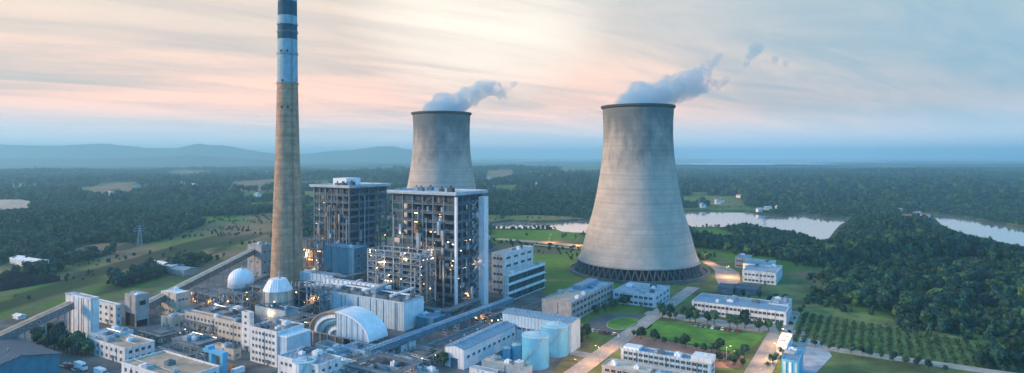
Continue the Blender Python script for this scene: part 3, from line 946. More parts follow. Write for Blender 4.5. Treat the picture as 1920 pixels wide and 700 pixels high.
def gable(name, label, cat, st, wall, roof, pitch=.25, axis='x', over=.5, ribs=0, nf=0, nr=0, z0=0.0, group=None, win=(2.0, 1.2), doors=0):
    c, a, b, H = st
    t = thing(name, label, cat, (c.x, c.y, z0), -GA, group)
    w = MB(); w.box(-a / 2, a / 2, -b / 2, b / 2, -.3 if z0 == 0 else 0, H)
    if axis == 'x':
        rise = b / 2 * pitch
        for x in (-a / 2, a / 2): w.quad([(x, -b / 2, H), (x, b / 2, H), (x, 0, H + rise)])
        w.build('wall', wall, t)
        for sg in (-1, 1):
            p = MB(); y0 = sg * (b / 2 + over); e = H - over * pitch
            A = (-a / 2 - over, y0, e); B = (a / 2 + over, y0, e); C = (a / 2 + over, 0, H + rise); D = (-a / 2 - over, 0, H + rise)
            p.v += [A, B, C, D] + [(x, y, z + .22) for x, y, z in (A, B, C, D)]
            for qd in ((0, 1, 2, 3), (7, 6, 5, 4), (0, 4, 5, 1), (1, 5, 6, 2), (2, 6, 7, 3), (3, 7, 4, 0)): p.f.append(qd); p.m.append(0)
            p.build('roof_slope', roof, t)
        MB().bar((-a / 2 - over, 0, H + rise + .2), (a / 2 + over, 0, H + rise + .2), .7, .3).build('ridge_cap', roof, t)
        for i in range(ribs):
            x = -a / 2 + a * (i + .5) / ribs
            v_ = MB(); v_.tube((0, 0, 0), (0, 0, 1.1), .45, n=8); v_.tube((0, 0, 1.1), (0, 0, 1.35), .7, .3, n=8)
            v_.build('roof_vent', STEELPALE, t, loc=(x, 0, H + rise))
    else:
        rise = a / 2 * pitch
        for y in (-b / 2, b / 2): w.quad([(-a / 2, y, H), (a / 2, y, H), (0, y, H + rise)])
        w.build('wall', wall, t)
        for sg in (-1, 1):
            p = MB(); x0 = sg * (a / 2 + over); e = H - over * pitch
            A = (x0, -b / 2 - over, e); B = (x0, b / 2 + over, e); C = (0, b / 2 + over, H + rise); D = (0, -b / 2 - over, H + rise)
            p.v += [A, B, C, D] + [(x, y, z + .22) for x, y, z in (A, B, C, D)]
            for qd in ((0, 1, 2, 3), (7, 6, 5, 4), (0, 4, 5, 1), (1, 5, 6, 2), (2, 6, 7, 3), (3, 7, 4, 0)): p.f.append(qd); p.m.append(0)
            p.build('roof_slope', roof, t)
        MB().bar((0, -b / 2 - over, H + rise + .2), (0, b / 2 + over, H + rise + .2), .7, .3).build('ridge_cap', roof, t)
        for i in range(ribs):
            y = -b / 2 + b * (i + .5) / ribs
            v_ = MB(); v_.tube((0, 0, 0), (0, 0, 1.1), .45, n=8); v_.tube((0, 0, 1.1), (0, 0, 1.35), .7, .3, n=8)
            v_.build('roof_vent', STEELPALE, t, loc=(0, y, H + rise))
    if nf: windows(t, a, b, H * .5, nf, win[0], win[1], 'f')
    if nr: windows(t, a, b, H * .5, nr, win[0], win[1], 'r')
    for i in range(doors):
        d = MB(); d.box(-2, 2, -.12, .02, 0, min(4.5, H * .7)); d.box(-2.2, 2.2, -.3, 0, min(4.5, H * .7), min(4.5, H * .7) + .3)
        d.build('roller_door', STEEL, t, loc=(-a / 2 + a * (i + .5) / doors, -b / 2, 0))
    return t


LAMPMESH = MB().box(-.3, .3, -.22, .22, -.24, .24).mesh('lamp', LAMP)
LAMPMESHW = MB().box(-.3, .3, -.22, .22, -.24, .24).mesh('lamp', LAMPW)


def steel(name, label, cat, st, nx, ny, nz, beam=STEEL, col=STEEL, cw=.8, inner=None, lamps=0, rails=True, seed=1, brace=.5, vessels=0, pipes=3, deckcover=.55, z0=0.0, group=None, clad=0.0, cladm=None, lampz=(0.1, 0.9)):
    c, a, b, H = st
    t = thing(name, label, cat, (c.x, c.y, z0), -GA, group)
    r_ = random.Random(seed)
    cm_ = MB().box(-cw / 2, cw / 2, -cw / 2, cw / 2, -.2, H).mesh('column', col)
    xs = [-a / 2 + a * i / nx for i in range(nx + 1)]; ys = [-b / 2 + b * j / ny for j in range(ny + 1)]
    for i, x in enumerate(xs):
        for j, y in enumerate(ys):
            if i in (0, nx) or j in (0, ny): place('column', cm_, t, (x, y, 0))
    if inner:
        m_, kx, ky, z1, zt = inner
        MB().box(-a / 2 * kx, a / 2 * kx, -b / 2 * ky, b / 2 * ky, z1, H * zt).build('boiler_casing', m_, t)
    fh = H / nz
    for k in range(1, nz + 1):
        z = k * fh
        bm = MB(); s = cw * .62
        for y in (ys[0], ys[-1]): bm.box(-a / 2 + cw / 2, a / 2 - cw / 2, y - s / 2, y + s / 2, z - s * 1.3, z)
        for x in (xs[0], xs[-1]): bm.box(x - s / 2, x + s / 2, -b / 2 + cw / 2, b / 2 - cw / 2, z - s * 1.3, z)
        bm.build('floor_beam', beam, t)
        if k < nz or not inner:
            d = MB(); wd = min(a, b) * r_.uniform(.14, .26)
            d.ring(-a / 2 - .6, a / 2 + .6, -b / 2 - .6, b / 2 + .6, z + .02, z + .14, wd)
            if r_.random() < deckcover: d.box(-a / 2 + wd + .7, a * r_.uniform(-.1, .3), -b / 2 + wd + .7, b / 2 - wd - .7, z + .03, z + .13)
            dk = d.build('floor_deck', DECK, t)
            if rails:
                h_ = MB(); e = .55
                for zz in (z + .6, z + 1.15):
                    for y in (-b / 2 - e, b / 2 + e): h_.bar((-a / 2 - e, y, zz), (a / 2 + e, y, zz), .09)
                    for x in (-a / 2 - e, a / 2 + e): h_.bar((x, -b / 2 - e, zz), (x, b / 2 + e, zz), .09)
                n_ = int(a / 2.5)
                for i in range(n_ + 1):
                    for y in (-b / 2 - e, b / 2 + e): h_.bar((-a / 2 + a * i / n_, y, z + .14), (-a / 2 + a * i / n_, y, z + 1.15), .08)
                n_ = int(b / 2.5)
                for i in range(n_ + 1):
                    for x in (-a / 2 - e, a / 2 + e): h_.bar((x, -b / 2 + b * i / n_, z + .14), (x, -b / 2 + b * i / n_, z + 1.15), .08)
                h_.build('handrail', STEELPALE, dk)
        # braces, cladding bays and plant on this storey
        for i in range(nx):
            u = r_.random()
            if u < brace:
                q_ = MB()
                if r_.random() < .5: q_.bar((xs[i], ys[0], z - fh), (xs[i + 1], ys[0], z - s), .32)
                else: q_.bar((xs[i + 1], ys[0], z - fh), (xs[i], ys[0], z - s), .32)
                q_.build('brace', beam, t)
            elif u < brace + clad:
                MB().box(xs[i] + cw / 2, xs[i + 1] - cw / 2, ys[0] + .1, ys[0] + .25, z - fh + .3, z - s).build('wall_panel', cladm, t)
        for j in range(ny):
            u = r_.random()
            if u < brace:
                q_ = MB()
                if r_.random() < .5: q_.bar((xs[-1], ys[j], z - fh), (xs[-1], ys[j + 1], z - s), .32)
                else: q_.bar((xs[-1], ys[j + 1], z - fh), (xs[-1], ys[j], z - s), .32)
                q_.build('brace', beam, t)
            elif u < brace + clad:
                MB().box(xs[-1] - .25, xs[-1] - .1, ys[j] + cw / 2, ys[j + 1] - cw / 2, z - fh + .3, z - s).build('wall_panel', cladm, t)
    for i in range(vessels):
        x = r_.uniform(-a * .4, a * .4); y = -b / 2 + r_.uniform(1.5, 4); k = r_.randint(0, nz - 1); z = k * fh + .15
        v_ = MB(); rr = r_.uniform(.9, 1.7); hh = fh * r_.uniform(.45, .85)
        v_.lathe([(rr * .3, 0), (rr, .5), (rr, hh - .6), (rr * .6, hh - .15), (.2, hh)], 14)
        v_.build('vessel', r_.choice([PIPE, STEELPALE, WHITECLAD, RUST]), t, smooth=False, loc=(x, y, z))
    for i in range(pipes):
        v_ = MB(); f_ = r_.random() < .6
        rr = r_.uniform(.2, .55); z1 = H * r_.uniform(.4, .95); zb = H * r_.uniform(0, .3)
        if f_: x, y = r_.uniform(-a / 2, a / 2), -b / 2 - .9
        else: x, y = a / 2 + .9, r_.uniform(-b / 2, b / 2)
        v_.tube((x, y, zb), (x, y, z1), rr, n=8); v_.tube((x, y, z1), (x + (0 if f_ else -4), y + (4 if f_ else 0), z1), rr, n=8)
        v_.build('pipe', r_.choice([PIPE, STEELPALE, RUST]), t)
    for i in range(lamps):
        k = r_.randint(max(1, int(nz * lampz[0])), max(1, int(nz * lampz[1]))); z = k * fh - .9
        if r_.random() < .6: loc = (r_.uniform(-a / 2 + 1, a / 2 - 1), -b / 2 + r_.uniform(-.5, 1.2), z)
        else: loc = (a / 2 - r_.uniform(-.5, 1.2), r_.uniform(-b / 2 + 1, b / 2 - 1), z)
        for _ in range(r_.choice((1, 1, 1, 2, 3))):
            place('lamp', LAMPMESH if r_.random() < .8 else LAMPMESHW, t, loc)
            loc = (loc[0] + r_.uniform(-2.2, 2.2) * (1 if abs(loc[1]) > b / 2 - 2 else 0), loc[1] + r_.uniform(-2.2, 2.2) * (0 if abs(loc[1]) > b / 2 - 2 else 1), loc[2] + r_.choice((0, 0, -1.6)))
    return t


def glow(par, name, loc, power, rad=.6, color=(1.0, .62, .30)):
    d = bpy.data.lights.new(name, 'POINT'); d.energy = power; d.color = color; d.shadow_soft_size = rad
    o = bpy.data.objects.new(name, d); COL.objects.link(o); o.location = loc
    if par: o.parent = par
    return o


def gallery(name, label, p0, p1, w, h, wall, roof, trestles, cat='conveyor', group=None):
    """enclosed conveyor bridge between two points, carried on steel trestles"""
    p0 = Vector(p0); p1 = Vector(p1)
    t = thing(name, label, cat, (p0.x, p0.y, 0)); o = Vector((p0.x, p0.y, 0)); p0 = p0 - o; p1 = p1 - o
    d = (p1 - p0); L = d.length; dn = d.normalized(); side = Vector((dn.y, -dn.x, 0)).normalized()
    MB().bar(p0, p1, w, h).build('housing', wall, t)
    up = side.cross(dn).normalized(); up = up if up.z > 0 else -up
    for sg in (-1, 1):
        MB().bar(p0 + up * (h / 2 + .35) + side * sg * w * .27, p1 + up * (h / 2 + .35) + side * sg * w * .27, w * .56, .3).build('roof_slope', roof, t)
    MB().bar(p0 + up * (h / 2 + .62), p1 + up * (h / 2 + .62), w * .3, .25).build('ridge_cap', roof, t)
    n = int(L / 5)
    wm_ = win_mesh(1.6, h * .3)
    ang = math.atan2(dn.y, dn.x)
    for i in range(n):
        c = p0 + dn * (L * (i + .5) / n)
        for sg in (1,):
            e = c + side * sg * (w / 2) - up * h * .1
            place('window', wm_, t, e, ang + (0 if sg > 0 else math.pi))
    for i in range(trestles):
        f_ = (i + .5) / trestles; c = p0 + d * f_; zt = c.z - h / 2
        if zt < 1.5: continue
        m_ = MB()
        for sg in (-1, 1):
            m_.bar((c + side * sg * w * .6).to_2d().to_3d() + Vector((0, 0, -.2)), c + side * sg * w * .4 - Vector((0, 0, h / 2)), .55)
        for k in range(1, 4):
            z = zt * k / 4; m_.bar(c.to_2d().to_3d() + side * w * .5 + Vector((0, 0, z)), c.to_2d().to_3d() - side * w * .5 + Vector((0, 0, z)), .3)
        m_.bar(c.to_2d().to_3d() + side * w * .55, c.to_2d().to_3d() - side * w * .45 + Vector((0, 0, zt)), .25)
        m_.build('trestle', STEELPALE, t)
    return t


def tank(label, px, py, dia_px, top_py, wall, roof, group=None, cap=.09, stair=True, rail=True, name='storage_tank'):
    P = at(px, py); s = P.y / F; r = dia_px * s / 2; P = at(px, py); H = (py - top_py) * s
    t = thing(name, label, 'tank', (P.x, P.y, 0), 0, group)
    n = 5
    for i in range(n):
        z0, z1 = H * i / n, H * (i + 1) / n
        MB().lathe([(r + (.02 if i % 2 else 0), z0), (r + (.02 if i % 2 else 0), z1)], 48, cap=False).build('shell_course', wall, t, smooth=True)
    rf = MB().lathe([(r + .15, H - .1), (r + .15, H + .15), (r * .5, H + r * cap * 1.2), (.4, H + r * cap * 1.8)], 48).build('roof', roof, t)
    if rail:
        h_ = MB()
        for i in range(28):
            a = 2 * math.pi * i / 28; h_.bar(((r + .05) * math.cos(a), (r + .05) * math.sin(a), H + .1), ((r + .05) * math.cos(a), (r + .05) * math.sin(a), H + 1.2), .07)
        h_.lathe([(r, H + 1.15), (r + .1, H + 1.15), (r + .1, H + 1.25), (r, H + 1.25), (r, H + 1.15)], 40, cap=False)
        h_.build('handrail', STEELPALE, rf)
    if stair:
        s_ = MB(); k = 26
        for i in range(k):
            a0 = -2.9 + 1.9 * i / k; z = H * (i + .5) / k
            s_.box(0, 0, 0, 0, 0, 0) if False else s_.bar((r * math.cos(a0), r * math.sin(a0), z), ((r + .9) * math.cos(a0), (r + .9) * math.sin(a0), z), .5, .12)
        for i in range(k - 1):
            a0, a1 = -2.9 + 1.9 * i / k, -2.9 + 1.9 * (i + 1) / k
            s_.bar(((r + .9) * math.cos(a0), (r + .9) * math.sin(a0), H * (i + .5) / k + 1), ((r + .9) * math.cos(a1), (r + .9) * math.sin(a1), H * (i + 1.5) / k + 1), .1)
        s_.build('spiral_stair', STEELPALE, t)
    m_ = MB(); m_.tube((r * .3, -r * .2, H), (r * .3, -r * .2, H + r * .35 + .6), .4, n=10); m_.build('roof_vent', STEELPALE, rf)
    return t


# ================================================================== THE WORKS
# ---- boiler houses
def boiler(label, st, seed, lamps, shaft):
    c, a, b, H = st
    t = steel('boiler_house', label, 'boiler house', st, 6, 4, 13, cw=1.1, inner=(CASING, .66, .62, 6, .93), lamps=lamps, seed=seed, brace=.33, vessels=34, pipes=16, clad=.16, cladm=CASING, group='boiler houses', lampz=(.08, .85))
    rf = MB().box(-a / 2 - 3, a / 2 + 3, -b / 2 - 3, b / 2 + 3, H + .1, H + 1.2).build('roof', M('boiler_roof', (0.40, 0.46, 0.48), .7, var=.2, scale=.08), t)
    MB().ring(-a / 2 - 3.1, a / 2 + 3.1, -b / 2 - 3.1, b / 2 + 3.1, H + 1.2, H + 2.3, .4).build('fascia', M('roof_fascia', (.42, .54, .60), .5), rf)
    MB().box(-a / 2 + .6, a / 2 - .6, -b / 2 + .6, b / 2 - .6, H - 4.5, H).build('penthouse_cladding', CASING, t)
    r_ = random.Random(seed)
    for i in range(5):
        x = r_.uniform(-a * .45, a * .4); y = r_.uniform(-b * .45, b * .3); w_ = r_.uniform(1.5, 2.6)
        u = MB(); u.box(-w_, w_, -w_ * .7, w_ * .7, 0, w_ * 1.3); u.tube((0, 0, w_ * 1.3), (0, 0, w_ * 1.3 + 1.4), w_ * .35, n=10)
        u.build('roof_unit', [STEEL, STEELDARK, STEELPALE][i % 3], rf, loc=(x, y, H + 1.2))
    # coal feeders and ducts crossing the open floors
    for i in range(14):
        z = H * r_.uniform(.12, .8); x = r_.uniform(-a * .35, a * .35); s_ = r_.uniform(1.2, 2.4)
        d = MB(); dr = r_.uniform(3, 11); yy = -b / 2 - 1.2 - s_ / 2; d.box(x - s_ / 2, x + s_ / 2, yy - s_ / 2, yy + s_ / 2, z - dr, z); d.box(x - s_ / 2 + .02, x + s_ / 2 - .02, yy + s_ / 2, -b / 2 + 3, z - s_, z - .02); d.build('duct', r_.choice([STEELPALE, PIPE, RUST]), t)
    for i in range(4):
        z = H * r_.uniform(.15, .6); d = MB(); y = r_.uniform(-b * .35, b * .35); d.box(a / 2 + .9, a / 2 + 2.5, y, y + 1.6, z - r_.uniform(3, 9), z); d.build('duct', STEELPALE, t)
    if shaft:
        MB().box(a / 2 + 1.8, a / 2 + 6.4, b / 2 - 6.5, b / 2 - 1.2, 0, H - 2).build('lift_shaft', WHITECLAD, t)
        MB().box(a / 2 + 1.0, a / 2 + 2.6, -b / 2 - 1.8, -b / 2 - .4, 4, H - 1).build('riser_duct', WHITECLAD, t)
        # zigzag stair tower between
        s_ = MB(); y0 = b / 2 - 13
        k = 20
        for i in range(k):
            z0, z1 = (H - 4) * i / k, (H - 4) * (i + 1) / k
            ya, yb = (y0, y0 + 5) if i % 2 else (y0 + 5, y0)
            s_.bar((a / 2 + 2.2, ya, z0), (a / 2 + 2.2, yb, z1), 1.2, .25)
            s_.box(a / 2 + 1.2, a / 2 + 3.2, yb - .7, yb + .7, z1 - .1, z1 + .05)
        s_.build('stair_flights', STEELPALE, t)
    else:
        MB().box(-a * .42, -a * .02, -b * .1, b * .28, H + 1.25, H + 7).build('lift_motor_room', WHITECLAD, t)
    return t


ST1 = site(853, 590, 367, 737, 903)
bh1 = boiler('tall dark open steel boiler house with pale flat roof and white lift shaft', ST1, 3, 46, True)
ST2 = site(655, 532, 353, 590, 724)
bh2 = boiler('dark steel boiler house farther back beside the chimney, white box on its roof', ST2, 9, 14, False)
for i, (x, y, z, p) in enumerate([(-10, -20, 32, 600), (8, -20, 42, 700), (20, -20, 26, 600), (27, 6, 30, 700), (27, -4, 12, 600), (-18, -20, 50, 600)]):
    glow(bh1, 'lamp_light', (x, y, z), p)

# ---- platforms in front of the boiler
st = site(788, 600, 476, 690, 816)
pf = steel('equipment_platform', 'lattice of steel platforms and pipes in front of the boiler house', 'platform', st, 6, 3, 11, beam=STEELPALE, col=STEELPALE, cw=.7, lamps=24, seed=21, brace=.45, vessels=44, pipes=16, deckcover=.8, inner=(CASING, .5, .5, 2, .8), lampz=(.5, 1))
glow(pf, 'lamp_light', (-8, -9, 34), 600); glow(pf, 'lamp_light', (10, -9, 38), 600)
st = site(598, 556, 452, 566, 616)
lf = steel('equipment_platform', 'lamp lit steel frame at the right of the chimney foot', 'platform', st, 3, 2, 6, beam=STEEL, col=STEEL, cw=.7, lamps=20, seed=5, brace=.35, vessels=12, pipes=8, inner=(RUST, .6, .6, 1, .8))
glow(lf, 'lamp_light', (-4, -7, 30), 2500); glow(lf, 'lamp_light', (5, -7, 18), 1800)
st = site(664, 564, 468, 606, 692)
block('bunker_house', 'windowless dark teal clad building between chimney and boiler platforms', 'building', st, TEAL, BLUEROOF, 4, 0, 2, par=.6, units=3, door=False, w=3, h=2)
st = site(575, 600, 532, 547, 590)
steel('pump_tower', 'small dark open frame just right of the conical silo', 'platform', st, 2, 2, 4, beam=STEELDARK, col=STEELPALE, cw=.7, lamps=2, seed=14, vessels=6, pipes=3, inner=(STEELDARK, .7, .7, 1, .85))

# ---- electrostatic precipitator hall
st = site(757, 622, 570, 592, 794)
esp = block('precipitator_hall', 'long pale blue precipitator hall with white end wall and cluttered roof', 'building', st, PALEBLUE, ROOFGREY, 0, par=.8, door=False)
c, a, b, H = st
MB().box(a / 2 + .01, a / 2 + .35, -b / 2 + .2, b / 2 - .2, .2, H - .2).build('end_wall', WHITECLAD, esp)
for i in range(7):
    x = -a / 2 + a * (i + .5) / 7
    MB().box(x - .12, x + .12, -b / 2 - .35, -b / 2, .2, H - .1).build('pilaster', STEELPALE, esp)
    for j in range(3):
        u = MB(); y = -b / 2 + b * (j + .5) / 3
        u.box(-1.2, 1.2, -1, 1, 0, 1.6); u.tube((0, 0, 1.6), (0, 0, 2.8), .35, n=8); u.tube((-.7, 0, 1.6), (-.7, 0, 2.5), .2, n=6)
        u.build('rectifier', [STEEL, STEELPALE, DECK][(i + j) % 3], esp, loc=(x + random.uniform(-1, 1), y, H + .25))
for j in range(2):
    MB().bar((-a / 2 + 3 + j * 6, b * (.12 + .2 * j), H + 2.6), (a / 2 - 5 - j * 10, b * (.12 + .2 * j), H + 2.6), 1.1, .8).build('cable_tray', WHITECLAD if j == 0 else STEEL, esp)
for i in range(3):
    d = MB(); x = -a / 2 + a * (i + .6) / 3.2
    d.bar((x, -b / 2 + 4, H + 2.2), (x, b / 2 + 8, H + 3.2), 1.5, 1.2); d.build('roof_duct', WHITECLAD, esp)
# flue ducts to the chimney
t = thing('flue_duct', 'pale blue ribbed flue duct running into the chimney foot', 'duct', (CH.x, CH.y, 0), -GA)
MB().box(6, 44, 2, 11, 11, 20).build('duct_body', PALEBLUE, t)
for i in range(9): MB().ring(7.5 + i * 4, 8.0 + i * 4, 1.7, 11.3, 10.7, 20.3, .2).build('stiffener', WHITECLAD, t)
for i in range(4):
    for y in (3, 10): MB().box(12 + i * 9, 12.9 + i * 9, y, y + .9, 0, 11).build('support_leg', STEELPALE, t)

# ---- arched absorber hall: half a barrel clad, half open
PA = at(652, 652)
t = thing('arched_hall', 'arched hall with white barrel roof, its left half with brown rim and curved ducts', 'building', (PA.x, PA.y, 0), -GA)
s = PA.y / F
RX, RZ, Z0, DP = 22.5, 13.0, 8.0, 14.0
def arc(a0, a1, n, rx, rz): return [(rx * math.cos(a0 + (a1 - a0) * i / n), Z0 + rz * math.sin(a0 + (a1 - a0) * i / n)) for i in range(n + 1)]
def shellpart(name, a0, a1, mat, y0, y1, th=.8):
    b = MB(); o1 = arc(a0, a1, 18, RX, RZ); o2 = arc(a0, a1, 18, RX - th, RZ - th)
    for i in range(18):
        (x0, z0), (x1, z1) = o1[i], o1[i + 1]; (u0, w0), (u1, w1) = o2[i], o2[i + 1]
        b.quad([(x0, y0, z0), (x0, y1, z0), (x1, y1, z1), (x1, y0, z1)]); b.quad([(u0, y0, w0), (u1, y0, w1), (u1, y1, w1), (u0, y1, w0)])
        b.quad([(x0, y0, z0), (x1, y0, z1), (u1, y0, w1), (u0, y0, w0)]); b.quad([(x0, y1, z0), (u0, y1, w0), (u1, y1, w1), (x1, y1, z1)])
    return b.build(name, mat, t, smooth=False)
shellpart('roof_vault', 0, R(95), M('white_vault_sheet', (.78, .80, .81), .5, streak=.3, stain=(.5, .5, .5), var=.08), -DP / 2 - .4, DP / 2)
shellpart('roof_vault', R(95.2), R(180), M('brown_rim', (.38, .25, .14), .8), -DP / 2 - .2, -DP / 2 + 4)
shellpart('roof_vault', R(95.2), R(180), BLUEROOF, -DP / 2 + 4.05, DP / 2)
b = MB(); pr = arc(0, R(93), 20, RX - .85, RZ - .85)
b.quad([(x, -DP / 2, z) for x, z in pr] + [(pr[-1][0], -DP / 2, Z0)]); b.quad([(x, DP / 2 - .3, z) for x, z in reversed(pr)] + [(pr[0][0], DP / 2 - .3, Z0), (pr[-1][0], DP / 2 - .3, Z0)][1:])
b.build('gable_wall', PALEBLUE, t)
b = MB(); pr = arc(R(95.5), R(180), 20, RX - .85, RZ - .85)
b.quad([(x, -DP / 2 + 1.6, z) for x, z in pr] + [(pr[0][0], -DP / 2 + 1.6, Z0)]); b.build('recessed_wall', PALEBLUE, t)
for i in range(3):
    b = MB(); n_ = 12; rr_ = RX * (.78 - .24 * i); hh_ = RZ * (.78 - .24 * i)
    for j in range(n_):
        a0, a1 = R(97) + R(83) * j / n_, R(97) + R(83) * (j + 1) / n_
        b.bar((rr_ * math.cos(a0), -DP / 2 + .9, Z0 + hh_ * math.sin(a0)), (rr_ * math.cos(a1), -DP / 2 + .9, Z0 + hh_ * math.sin(a1)), 1.5, 1.6)
    b.build('curved_duct', [WHITECLAD, TEAL, WHITECLAD][i], t)
MB().box(-RX + 1, RX - 1, -DP / 2 + .3, DP / 2 - .5, Z0 - .8, Z0 - .1).build('floor_slab', CONC, t)
for i in range(8):
    for y in (-DP / 2 + .6, DP / 2 - 1.6):
        x = -RX + 2 + (2 * RX - 5) * i / 7; MB().box(x, x + .9, y, y + .9, -.2, Z0 - .8).build('column', CONC, t)
for i in range(6):
    x = 2 + i * 4; zz = Z0 + (RZ - .8) * math.sqrt(max(0, 1 - (x / RX) ** 2)); MB().box(x, x + .18, -DP / 2 - .22, -DP / 2 + .02, Z0, zz - .3).build('wall_rib', STEELPALE, t)
for i in range(4):
    x = -20 + i * 5; u = MB(); u.lathe([(1.6, 0), (1.6, 4), (.3, 5)], 14); u.build('vessel', PIPE, t, loc=(x, -DP / 2 + 3, Z0 - .1))
MB().box(2, 12, -DP / 2 + 2, DP / 2 - 3, .1, 6).build('gap_shade_block', SHADEPAINT, t)  # near-black block added as the shade beneath the raised hall
st = site(628, 676, 655, 590, 646)
block('annex_building', 'low white annex with small windows under the arched hall', 'building', st, WHITE, ROOFGREY, 1, 5, 2, par=.5)

# ---- silos with domes
def silo(label, px, py, wpx, zb, kind):
    P = at(px, py); s = P.y / F; r = wpx * s / 2
    t = thing('domed_silo', label, 'silo', (P.x, P.y, 0), -GA, 'white silos beside the chimney')
    if kind == 'dome':
        prof = [(r, zb - 2), (r, zb + 2)] + [(r * math.cos(i * math.pi / 18), zb + 2 + r * .92 * math.sin(i * math.pi / 18)) for i in range(1, 9)] + [(.3, zb + 2 + r * .92)]
        MB().lathe(prof, 40).build('dome', WHITECLAD, t, smooth=True)
        MB().lathe([(r + .4, zb - 2.4), (r + .4, zb - 1.9), (r, zb - 1.9)], 40).build('ring_beam', STEELPALE, t)
        MB().lathe([(r * .2, 7), (r * .9, zb - 2.4)], 24).build('hopper', STEELPALE, t)
    else:
        MB().lathe([(r * .93, 0), (r * .93, zb)], 20).build('drum', CREAM, t)
        MB().lathe([(r, zb), (r * 1.02, zb + .5), (r * .62, zb + r * .74), (r * .58, zb + r * .8), (.3, zb + r * .84)], 10).build('dome', WHITECLAD, t)
    for i in range(10):
        a = 2 * math.pi * i / 10
        MB().bar((r * 1.0 * math.cos(a), r * 1.0 * math.sin(a), -.2), (r * .97 * math.cos(a), r * .97 * math.sin(a), zb - (2 if kind == 'dome' else 0)), .55).build('leg', STEELPALE, t)
    for k in range(1, 4):
        z = (zb - 2) * k / 4; MB().lathe([(r * 1.01, z), (r * 1.01 + .9, z), (r * 1.01 + .9, z + .2), (r * 1.01, z + .2), (r * 1.01, z)], 20, cap=False).build('walkway', DECK, t)
        h = MB(); h.lathe([(r * 1.01 + .8, z + 1), (r * 1.01 + .9, z + 1), (r * 1.01 + .9, z + 1.1), (r * 1.01 + .8, z + 1.1), (r * 1.01 + .8, z + 1)], 20, cap=False); h.build('handrail', STEELPALE, t)
    m_ = MB(); m_.tube((r * .2, 0, zb), (r * .2, 0, zb + r + 2.2), .5, n=10); m_.tube((r * .2, 0, zb + r + 2.2), (r * .2, 0, zb + r + 2.7), .9, .3, n=10); m_.build('vent_stack', STEELPALE, t)
    for i in range(3):
        a = R(-150 + 50 * i); place('lamp', LAMPMESHW, t, ((r + 1.2) * math.cos(a), (r + 1.2) * math.sin(a), (zb - 2) * (i + 1) / 4 + 1.6))
    return t


s1 = silo('white round domed silo on steel legs left of the chimney', 452, 588, 46, 20.5, 'dome')
s2 = silo('white silo with a faceted cone cap in front of the chimney foot', 521, 604, 54, 20.0, 'cone')
glow(s1, 'lamp_light', (6, -13, 8), 1200); glow(s2, 'lamp_light', (8, -13, 9), 1200)
st = site(490, 598, 540, 458, 520)
f1 = steel('silo_stair_frame', 'small steel stair frame with lamps between the two white silos', 'platform', st, 2, 2, 5, beam=OCHRE, col=STEELPALE, cw=.5, lamps=8, seed=33, vessels=5, pipes=4)
# small plant frames near the silos
st = site(455, 600, 552, 412, 480)
steel('slurry_frame', 'low pale steel frame under the round domed silo', 'platform', st, 3, 2, 3, beam=STEELPALE, col=STEELPALE, cw=.45, lamps=3, seed=41, vessels=8, pipes=4)
st = site(535, 622, 585, 478, 560)
block('pump_house', 'grey flat roofed pump house in front of the conical silo', 'building', st, STEELPALE, DARKBLUE, 1, 4, 3, par=.5, units=2)

# ---- long office row and the tall white block on the left
st = site(455, 652, 610, 347, 470)
block('office_row', 'long white three storey office row with brown roof, left of the chimney', 'building', st, CREAM, ROOFBROWN, 3, 15, 3, w=1.5, h=1.5, par=.8, units=3)
st = site(468, 660, 590, 453, 476)
block('stair_tower', 'narrow white stair tower at the end of the long office row', 'building', st, WHITE, ROOFGREY, 6, 1, 1, w=1.4, h=1.2, par=.9)
st = site(519, 690, 626, 469, 570)
block('control_block', 'white five storey block with pale blue end wall in front of the silos', 'building', st, WHITE, ROOFGREY, 5, 7, 0, w=1.3, h=1.3, par=1.0, units=4)
c, a, b, H = st
t = thing('stair_penthouse', 'pale blue clad plant room with white roof beside the five storey block', 'building', (c.x + U.x * (a / 2 + 3.1), c.y + U.y * (a / 2 + 3.1), 0), -GA)
MB().box(-2.9, 2.9, -b / 2 + 1, b / 2 - 1, -.2, H - 1.5).build('wall', PALEBLUE, t); MB().box(-3.1, 3.2, -b / 2 + .8, b / 2 - .8, H - 1.5, H - .9).build('roof', WHITECLAD, t)
st = site(596, 745, 688, 521, 640)
block('low_wing', 'low white wing with blue roof running down to the bottom edge', 'building', st, WHITE, BLUEROOF, 3, 8, 3, w=1.3, h=1.2, par=.7, units=3)

# ---- coal transfer towers and conveyors on the left
st = site(170, 636, 562, 134, 186)
t1 = block('transfer_tower', 'tall white coal transfer tower at the end of the left conveyor', 'tower', st, WHITE, ROOFPALE, 0, par=.6, door=True)
c, a, b, H = st
MB().box(-a / 2 - 7.5, -a / 2 - .05, -b / 2 + .2, b / 2 - .2, H - 4.6, H - .3).build('head_house', WHITE, t1)
MB().box(-a / 2 - 7.8, -a / 2 - .1, -b / 2 - .1, b / 2 + .1, H - .3, H + .3).build('head_roof', ROOFPALE, t1)
for dx in (-6.6, -3.2):
    MB().box(-a / 2 + dx, -a / 2 + dx + 1.6, -b / 2 + .8, -b / 2 + 2.4, -.2, H - 4.6).build('leg', CONC, t1)
for i in range(4):
    x = -a / 2 + a * (i + .5) / 4; MB().box(x - .2, x + .2, -b / 2 - .3, -b / 2, 0, H - .1).build('pilaster', WHITE, t1)
st = site(217, 612, 575, 172, 228)
block('switch_house', 'white three storey windowed block joined to the transfer tower', 'building', st, WHITE, ROOFPALE, 3, 4, 1, w=2.0, h=1.6, par=.9)
st = site(254, 614, 556, 234, 279)
t2 = block('crusher_tower', 'square grey crusher tower with a dark opening at its foot', 'tower', st, CONC, ROOFPALE, 0, par=.6, door=False)
c, a, b, H = st
